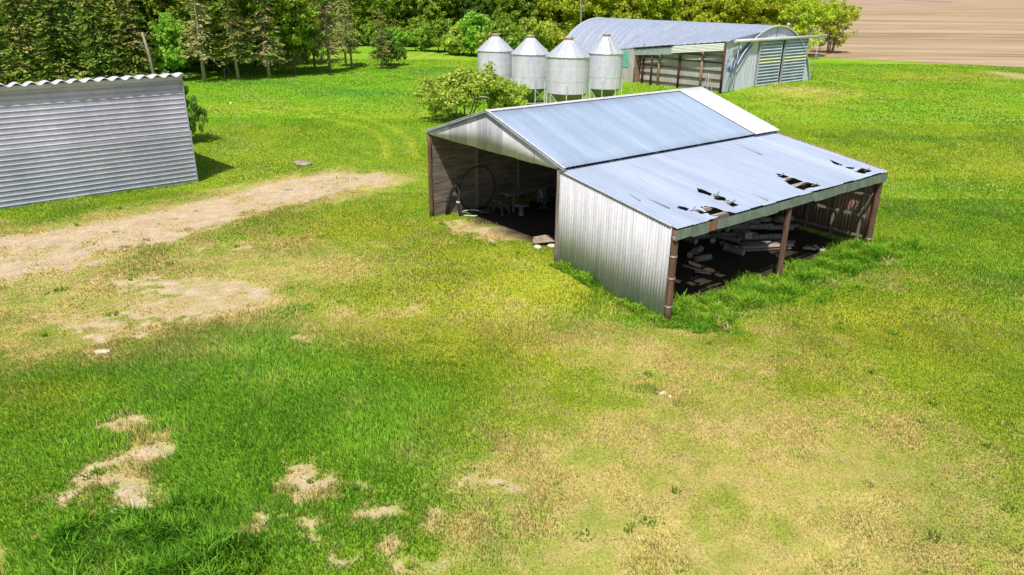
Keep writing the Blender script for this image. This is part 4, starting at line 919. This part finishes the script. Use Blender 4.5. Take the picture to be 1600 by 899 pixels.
for k, (px, py, l, rz, ti) in enumerate([(1272, 392, .75, 2.2, .3), (1279, 394, .8, 1.7, -.2), (1286, 394, .65, 1.2, .15), (1264, 394, .5, 2.8, 0)]):
    board(px, py, l, .13, .06, rz, .08 + .05 * (k % 2), ['pale split plank pointing away in the broken pile by the lean-to grass', 'longest pale splinter in the broken pile by the lean-to grass', 'rightmost pale splinter of the broken pile by the lean-to grass', 'short pale offcut at the left of the broken pile by the lean-to grass'][k], tilt=ti)
mb = MB(); mb.tube([(0, 0, 0), (.08, .05, .35)], [.03, .01], 5)

# ------------------------------------------------------------------ loose things in the yard
rock_thing(160, 551, .22, 1, 'flat white stone lying on the bare patch at the left', .3)
rock_thing(177, 802, .12, 5, 'small white stone on the bare soil near the lower left corner', .6)
rock_thing(1036, 616, .1, 7, 'small white stone beside the dark grass tuft in the middle of the yard', .6)
rock_thing(1046, 620, .06, 9, 'tiny pale stone just right of the white stone by the dark tuft', .6)
rock_thing(1026, 614, .05, 13, 'tiny pale stone just left of the white stone by the dark tuft', .6)
q = on(474, 257); mb = MB(); rock(mb, (0, 0, .06), .62, 4, .18); rock(mb, (-.3, .1, .12), .34, 6, .25); o = mb.build('stone_slab', metal('tan_stone', (.26, .21, .16), (.48, .41, .33), met=0, rough=(.8, .95), scale=5, bump=.6), None, q); tag(o, 'flat tan stone slab on the grass near the end of the dirt track', 'rock')
q = on(361, 164); mb = MB(); mb.lathe([(0, 0), (.1, .0), (.1, .22), (0, .25)], 10); o = mb.build('marker_peg', M['doorband'], None, q); tag(o, 'tiny yellow peg standing on the far lawn', 'peg')
for px, py, h, lab in ((352, 124, 1.0, 'short post with white top beside the second spruce trunk'), (297, 126, .7, 'short white post near the corner of the grey ribbed building')):
    q = on(px, py); t = thing('marker_post', q, lab, 'post'); mb = MB(); mb.box((-.05, -.05, -.1), (.05, .05, h)); mb.build('shaft', M['stud'], t); mb = MB(); mb.lathe([(.0, h), (.09, h + .01), (.1, h + .14), (0, h + .2)], 10); mb.build('cap', M['white'], t)

# ------------------------------------------------------------------ GRAIN BINS
def make_bin(loc, rad, zb, zs, zt, label, dark=False):
    t = thing('grain_bin', (loc[0], loc[1], float(gh(loc[0], loc[1]))), label, 'grain bin', random.uniform(0, 1), 'steel hopper grain bins behind the shed'); g = t.location.z
    zb -= g; zs -= g; zt -= g
    H3 = (zs - zb) / 3; prof = [(rad, zb)]
    for k in range(3):
        z0 = zb + k * H3
        for j in range(12): prof.append((rad + .003 * math.sin(j / 12 * 2 * math.pi * 6) + .006 * (k % 2), z0 + .03 + (H3 - .06) * j / 11))
        prof += [(rad + .006, z0 + H3 - .015), (rad + .006, z0 + H3 + .0)]
    mb = MB(); mb.lathe(prof, 56); mb.build('cylinder_wall', M['galv'], t)
    mb = MB(); n = 56; hr = rad * .19
    P = [[Vector(((rad + .09 + (hr - rad - .09) * f) * math.cos(a), (rad + .09 + (hr - rad - .09) * f) * math.sin(a), zs - .06 + (zt - .22 - zs + .06) * f + (.03 if k % 4 == 0 else 0) * (1 - abs(2 * f - 1) * .2))) for f in np.linspace(0, 1, 4)] for k, a in enumerate(np.linspace(0, 2 * math.pi, n + 1))]
    mb.grid(P, False); mb.build('roof_cone', M['galv_roof'], t)
    mb = MB(); mb.lathe([(hr - .02, zt - .26), (hr + .05, zt - .22), (hr + .05, zt - .06), (hr + .08, zt - .05), (hr + .02, zt), (0, zt + .02)], 28); mb.build('hatch', M['pinkrust'], t)
    mb = MB(); mb.lathe([(rad - .01, zb + .004), (rad * .55, zb - (zb - .35) * .5), (.28, .42), (.26, .3)], 40); mb.build('hopper', M['hopper'], t)
    for k in range(8):
        a = 2 * math.pi * k / 8 + .2; c, s_ = math.cos(a), math.sin(a); x, y = (rad + .09) * c, (rad + .09) * s_
        mb = MB(); mb.bar((x, y, -.1), (x, y, zb + .85), .08, .08, (c, s_, 0)); l = mb.build('leg', M['galv_roof'], t)
        if k % 2 == 0:
            a2 = a + 2 * math.pi / 8; mb = MB(); mb.bar((x, y, zb - .05), ((rad + .09) * math.cos(a2), (rad + .09) * math.sin(a2), .35), .05, .05); mb.build('brace', M['galv_roof'], t)
    mb = MB(); mb.lathe([(rad + .12, .35), (rad + .16, .35), (rad + .16, .43), (rad + .12, .43), (rad + .12, .35)], 8, sm=False); mb.build('base_ring', M['galv_roof'], t)
    for j in range(9):
        f = j / 9; rr_ = rad + .12 + (hr - rad) * f; z = zs + .02 + (zt - .2 - zs) * f; mb = MB()
        a = -1.75; mb.bar((rr_ * math.cos(a) - .16, rr_ * math.sin(a), z + .05), (rr_ * math.cos(a) + .16, rr_ * math.sin(a), z + .05), .03, .03)
        if dark: mb.build('roof_rung', M['trim'], t)
    return t
def binpos(x0, x1, ybot, ysh, ytop, Yd, label, dark=False):
    xm = (x0 + x1) / 2; a = at(x0, 110, Yd); b = at(x1, 110, Yd); c = at(xm, ybot, Yd)
    make_bin(((a.x + b.x) / 2, Yd), (b.x - a.x) / 2 * .985, at(xm, ybot - 3, Yd).z, at(xm, ysh, Yd).z, at(xm, ytop, Yd).z, label, dark)
binpos(746, 802, 136, 78, 53, 77, 'leftmost silver hopper grain bin, half hidden by the bush')
binpos(799, 858, 139, 83, 55, 73.5, 'second silver hopper grain bin from the left, with faint stains high on its side')
binpos(853, 921, 147, 87, 58, 67.5, 'nearest and widest silver hopper grain bin, third from the left')
binpos(918, 972, 140, 82, 53, 75, 'rightmost silver hopper grain bin, with ladder rungs up its roof', True)

# ------------------------------------------------------------------ ARCHED BARN
B = thing('arched_barn', (BN.x, BN.y, 0), 'long arched steel barn with striped sliding doors and an open cattle bay', 'barn', BYAW)
HWd, HT = 8.75, 6.5; RR = (HWd ** 2 + HT ** 2) / (2 * HT); ZC = HT - RR; BL = 27.5
def arcz(w): return ZC + math.sqrt(max(0, RR * RR - (w - HWd) ** 2))
def eave(l): return 5.12 - (5.12 - 3.42) * min(1, l / 15)
def roofprof(l, n=40):
    pts = []; open_ = l <= 15.2
    if open_:
        z0 = eave(l)
        for k in range(9):
            f = k / 8; w = -.8 + f * (5.6 + .8); pts.append((w, z0 + (arcz(5.6) - z0) * (f ** .8) * 1.0))
        st = 5.9
    else: st = .0
    for k in range(n + 1):
        w = st + (17.5 - st) * (1 - math.cos(math.pi * k / n)) / 2; pts.append((w, arcz(w)))
    return pts
mb = MB(); ls = []; l = -.25
def rib(l): f = (l / .9) % 1; return .045 * (max(0, math.cos((f - .5) * 2 * math.pi)) ** 2)
for seg in ((-.25, 15.2), (15.25, BL)):
    P = []; n = int((seg[1] - seg[0]) / .9 * 8)
    for i in range(n + 1):
        l = seg[0] + (seg[1] - seg[0]) * i / n; pr = roofprof(l); P.append([Vector((w, l, z + rib(l) + .02)) for w, z in pr])
    mb.grid(P)
solidify(mb.build('roof', M['barnroof'], B), .02)
# end wall: vertical ribbed sheets left, above and right of the doors
D0, D1, DG0, DG1, DT = 5.55, 15.7, 10.0, 10.75, 5.0
mb = MB(); corr(mb, (1.2, -.02, 0), (1, 0, 0), (0, 0, 1), D0 - 1.2, -.1, lambda q: arcz(1.2 + q) - .03, .3, .03, (0, 1, 0)); mb.build('end_wall_sheet', M['barnwall'], B)
mb = MB(); corr(mb, (D1, -.02, 0), (1, 0, 0), (0, 0, 1), 17.45 - D1, -.1, lambda q: arcz(D1 + q) - .03, .3, .03, (0, 1, 0)); mb.build('end_wall_sheet', M['barnwall'], B)
mb = MB(); corr(mb, (D0, -.02, 0), (1, 0, 0), (0, 0, 1), D1 - D0, DT, lambda q: max(DT + .01, arcz(D0 + q) - .03), .3, .03, (0, 1, 0)); mb.build('end_wall_sheet', M['barnwall'], B)
mb = MB(); corr(mb, (0, BL - .05, 0), (1, 0, 0), (0, 0, 1), 17.5, -.8, lambda q: arcz(q) - .03, .3, .03, (0, 1, 0)); mb.build('end_wall_sheet', M['barnwall'], B)
# rim of the arch
mb = MB(); mb.tube([(w, -.28, arcz(w) + .02) for w in [17.5 - 16.2 * (1 - math.cos(math.pi * k / 30)) / 2 for k in range(31)]], .07, 6); mb.build('arch_rim', M['wall_light'], B)
mb = MB(); mb.tube([(w, BL + .02, arcz(w) + .05) for w in [17.4 * k / 40 for k in range(41)]], .07, 6); mb.build('arch_rim', M['wall_light'], B)
# sliding doors of big horizontal ribs
def door(w0, w1, label):
    t = MB(); n = 14; per = (DT - .12) / n; P = []
    for i in range(n * 8 + 1):
        z = .08 + per * i / 8; y = -.22 - .10 * math.sin(2 * math.pi * i / 8); P.append([Vector((w0, y, z)), Vector((w1, y, z))])
    t.grid(P); o = t.build('sliding_door', M['door'], B); o['label'] = label
    me = o.data; me.materials.append(M['doorband']); me.materials.append(M['doorshade']); rows_ = len(me.polygons)
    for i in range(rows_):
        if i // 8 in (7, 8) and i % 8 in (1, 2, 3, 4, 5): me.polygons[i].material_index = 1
        elif i % 8 in (6, 7, 0): me.polygons[i].material_index = 2  # down-facing side of each rib painted dark as its shade
    for x in (w0, w1): f = MB(); f.box((x - .03, -.34, .03), (x + .03, -.1, DT)); q_ = f.build('door_edge', M['trim'], B); q_.parent = o
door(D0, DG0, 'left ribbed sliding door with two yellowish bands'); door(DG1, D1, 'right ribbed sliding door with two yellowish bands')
mb = MB(); mb.tube([(.2, -.42, 5.17), (9, -.42, 5.17), (19.6, -.42, 5.17)], .17, 10); mb.build('door_track', M['ridge'], B)
mb = MB(); mb.box((D0 - 3.5, -.3, 5.0), (D1 + .4, -.06, 5.1)); mb.build('track_board', M['barnwall'], B)
mb = MB(); mb.tube([(17.75, -.4, -.1), (17.95, -.4, 5.0)], .045, 7); mb.build('track_post', M['trim'], B)
mb = MB(); mb.lathe([(0, 0), (.16, .05), (.16, .3), (.0, .42)], 10, (10.9, -.15, 6.45)); mb.build('vent', M['white'], B)
mb = MB(); mb.box((8.9, -.1, 5.25), (9.05, -.06, 6.3)); mb.build('end_wall_seam', M['trim'], B)
mb = MB(); corr(mb, (-.78, .06, 0), (1, 0, 0), (0, 0, 1), 5.6 + .7, -.2, lambda q: 5.12 + (arcz(5.6) - 5.12) * (min(1, max(0, q / 6.4)) ** .8) - .03, .3, .02, (0, 1, 0)); mb.build('end_wall_sheet', M['barnwall'], B)
# extension end: buckled sheets and open frame between corner post and the arch
mb = MB(); mb.add([(-.75, -.1, -.1), (.2, -.2, -.1), (1.5, -.1, 2.1), (.7, .0, 3.2), (-.75, -.05, 2.6)], [(0, 1, 2, 3, 4)]); mb.add([(-.2, .1, 3.0), (1.6, .2, 2.2), (4.1, .1, 4.9), (1.2, .05, 5.1), (-.1, .1, 4.2)], [(0, 1, 2, 3, 4)])
mb.add([(-.8, -.12, -.1), (-.45, -.2, -.1), (.6, -.3, 3.4), (.1, -.05, 3.7)], [(0, 1, 2, 3)]); mb.add([(1.25, -.05, 2.0), (1.55, -.2, 1.9), (4.4, -.2, 4.95), (4.0, -.08, 5.05)], [(0, 1, 2, 3)])
solidify(mb.build('buckled_sheet', M['barnroof'], B), .01)
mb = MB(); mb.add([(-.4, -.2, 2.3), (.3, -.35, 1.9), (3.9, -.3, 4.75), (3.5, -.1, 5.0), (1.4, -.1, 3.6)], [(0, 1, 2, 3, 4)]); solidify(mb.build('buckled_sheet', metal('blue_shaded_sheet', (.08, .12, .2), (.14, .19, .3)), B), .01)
mb = MB(); mb.tube([(-.5, -.25, 3.9), (1.25, -.25, 5.0)], .05, 6); mb.tube([(1.3, -.25, 5.0), (1.2, -.2, -.1)], .05, 6); mb.tube([(.2, -.22, 0), (.9, -.3, 3.2)], .04, 6); mb.build('bracing_pipe', M['trim'], B)
# front posts, back wall, rails
def bz(w, l): q = bworld(w, l); return float(gh(q.x, q.y))
def bpost(w, l, zt_, r, mat, dw=0): mb = MB(); mb.tube([(w, l, bz(w, l) - .15), (w, l, zt_)], r, 8); return mb.build('post', M[mat], B)
bpost(-.8, .05, 5.0, .13, 'maroon'); bpost(-.7, 9.9, 4.0, .12, 'maroon'); bpost(-.7, 12.5, 3.6, .1, 'stud')
BW = .0
mb = MB()
for k in range(60):
    l0 = .1 + k * .2; z1 = 4.4 - .02 * k + random.uniform(-.05, .03); mb.box((BW, l0 + .008, bz(BW, l0) - .1), (BW + .03, l0 + .192, z1), .004)
mb.build('board_wall', M['oldwood_v'], B)
for k, z in enumerate((.35, 1.25, 2.15, 3.05, 3.75)):
    mb = MB(); g0, g1 = bz(BW, .2), bz(BW, 12.); mb.bar((BW - .08, .1, z + g0), (BW - .08, 12.0, z + g1), .1, .13); mb.build('wall_rail', M['darkbark'], B)
for w, l, m_ in ((BW - .22, 3.2, 'tanpost'), (BW - .22, 6.3, 'maroon'), (BW - .22, 9.2, 'tanpost'), (BW - .22, 11.6, 'maroon')): bpost(w, l, 4.2, .15 if m_ == 'tanpost' else .13, m_)
# short tan return wall at the far end of the bay, weathered boards, turquoise and yellow sheets
mb = MB()
for k in range(6): mb.box((-.7, 12.42, -.75 + k * .72), (2.2, 12.46, -.75 + k * .72 + .68), .004)
mb.build('board_wall', M['tanboard'], B)
mb = MB()
for k in range(15): l0 = 12.5 + k * .19; mb.box((-.84, l0 + .006, bz(-.8, l0) - .2), (-.8, l0 + .184, eave(l0) - .05), .004)
mb.build('board_wall', M['oldwood_v'], B)
mb = MB(); mb.box((-.9, 13.35, 1.5), (-.86, 14.7, 3.3)); o = mb.build('painted_sheet', M['turq'], B); o['label'] = 'turquoise painted sheet on the grey boards'
mb = MB(); mb.box((-.93, 14.45, 1.55), (-.905, 15.15, 3.25)); o = mb.build('painted_sheet', M['yellowpaint'], B); o['label'] = 'yellow painted sheet on the grey boards'
mb = MB(); P = []
for i in range(0, 41):
    z = i / 40; y = .03 * math.sin(z * 5 * 2 * math.pi); P.append([Vector((-.86 + y, .1, 5.02 - .8 * z)), Vector((-.86 + y, 7.1, 4.3 - .78 * z))])
mb.grid(P); mb.build('lintel_panel', M['whitepanel'], B)
mb = MB(); mb.add([(-.84, 6.9, 4.22), (-.84, 12.6, 3.62), (-.84, 12.6, 2.95), (-.84, 6.9, 3.4)], [(0, 1, 2, 3)]); solidify(mb.build('lintel_panel', M['trim'], B), .02)
mb = MB(); mb.bar((-.95, 6.8, 4.42), (-.95, 12.6, 3.78), .05, .1); mb.build('eave_trim', M['darkbark'], B)
# sawhorse-like frame by the front post
t = thing('wooden_trestle', bworld(-1.1, 1.6, bz(-1.1, 1.6)), 'grey wooden A-frame trestle standing in the open cattle bay of the barn', 'trestle', .7)
for s_ in (-1, 1):
    mb = MB(); mb.bar((-.5, s_ * .35, 0), (0, s_ * .1, 2.0), .06, .06); mb.build('leg', M['oldwood_v'], t); mb = MB(); mb.bar((.5, s_ * .35, 0), (0, s_ * .1, 2.0), .06, .06); mb.build('leg', M['oldwood_v'], t)
mb = MB(); mb.bar((-.3, -.25, .8), (.3, -.25, .8), .05, .05); mb.build('crossbar', M['oldwood_v'], t)

# ------------------------------------------------------------------ GREY RIBBED BUILDING (left)
A0 = gp(309, 285); LB = thing('ribbed_building', (A0.x, A0.y, A0.z), 'tall grey building with horizontal ribbed siding and scalloped roof edge', 'building', math.atan2(.647, .763))
WH, KN, LL, DP = 5.72, 2.78, 30, 9.0
def siding(z0, z1, n, y0, y1, mat):
    mb = MB(); P = []
    per = (z1 - z0) / n
    prof = [(0, .0), (.10, .035), (.2, .035), (.3, .0), (.95, .012)]
    for i in range(n):
        for f, o in prof:
            z = z0 + (i + f) * per; y = y0 + (y1 - y0) * ((z - z0) / (z1 - z0)); P.append([Vector((x, y - o * 1.4, z)) for x in np.linspace(-LL, 0, 61)])
    P.append([Vector((x, y1, z1)) for x in np.linspace(-LL, 0, 61)])
    for r in P:
        for k, v in enumerate(r): v.y += .02 * math.sin(v.x * 1.3 + v.z * .8) * math.sin(v.z * 1.1)
    mb.grid([list(reversed(r)) for r in P], False); return solidify(mb.build('ribbed_wall', M[mat], LB), .006)
siding(-.08, KN, 12, 0, .08, 'siding'); siding(KN + .01, WH, 12, .10, .28, 'siding_up')
mb = MB(); mb.add([(0, 0, -.1), (0, DP, -.1), (0, DP, WH - 1.3), (0, .28, WH)], [(0, 1, 2, 3)]); mb.build('end_wall', M['barnwall'], LB)
mb = MB(); mb.add([(-LL, 0, -.1), (-LL, DP, -.1), (-LL, DP, WH - 1.3), (-LL, .28, WH)], [(3, 2, 1, 0)]); mb.build('end_wall', M['barnwall'], LB)
mb = MB(); mb.add([(-LL, DP, -.1), (0, DP, -.1), (0, DP, WH - 1.3), (-LL, DP, WH - 1.3)], [(3, 2, 1, 0)]); mb.build('rear_wall', M['barnwall'], LB)
mb = MB(); mb.box((-.02, -.05, -.05), (.03, .02, KN)); mb.box((-.018, .03, KN), (.03, .16, WH - .05)); mb.build('corner_trim', M['trim'], LB)
P = []; n = int(LL / .62 * 12)
for i in range(n + 1):
    x = .1 - (LL + .2) * i / n; wv = .075 * math.cos(2 * math.pi * x / .62); P.append([Vector((x, -.15 + y * (DP + .6), WH + .02 + wv + 3. * y * math.exp(-y * 11) - 1.3 * y)) for y in (0, .02, .05, .1, .3, .6, 1)])
mb = MB(); mb.grid(P); solidify(mb.build('corrugated_roof', M['ridge'], LB), .02)
mb = MB(); mb.box((-LL, .0, WH - .22), (0, .06, WH - .02)); mb.build('eave_board', M['siding_up'], LB)

# ------------------------------------------------------------------ light, sky, camera
w = bpy.data.worlds.new('World'); sc.world = w; w.use_nodes = True; nt = w.node_tree; nt.nodes.clear()
bg = nt.nodes.new('ShaderNodeBackground'); sk = nt.nodes.new('ShaderNodeTexSky'); ou = nt.nodes.new('ShaderNodeOutputWorld')
sk.sky_type = 'NISHITA'; sk.sun_disc = False; sk.sun_elevation = R(58); sk.sun_rotation = R(193); sk.air_density = 1.; sk.dust_density = 1.2
nt.links.new(sk.outputs[0], bg.inputs[0]); nt.links.new(bg.outputs[0], ou.inputs[0]); bg.inputs[1].default_value = .105
sd = bpy.data.lights.new('sun', 'SUN'); sd.energy = 4.7; sd.angle = R(.5); sd.color = (1, .96, .88); so = bpy.data.objects.new('sun', sd); COL.objects.link(so)
ld = Vector((.14, .59, -1)).normalized(); so.rotation_euler = ld.to_track_quat('-Z', 'Y').to_euler(); so.location = (0, -20, 40)
cd = bpy.data.cameras.new('camera'); co = bpy.data.objects.new('camera', cd); COL.objects.link(co); sc.camera = co
cd.sensor_width = 36; cd.lens = FPX / 1600 * 36; cd.clip_end = 6000; cd.clip_start = .1
mt = Matrix(((RT[0], UP[0], -F_[0]), (RT[1], UP[1], -F_[1]), (RT[2], UP[2], -F_[2]))).to_4x4(); mt.translation = (0, 0, CH); co.matrix_world = mt
sc.view_settings.view_transform = 'Standard'; sc.view_settings.look = 'None'; sc.view_settings.exposure = 0
sc.cycles.max_bounces = 6; sc.cycles.transparent_max_bounces = 4
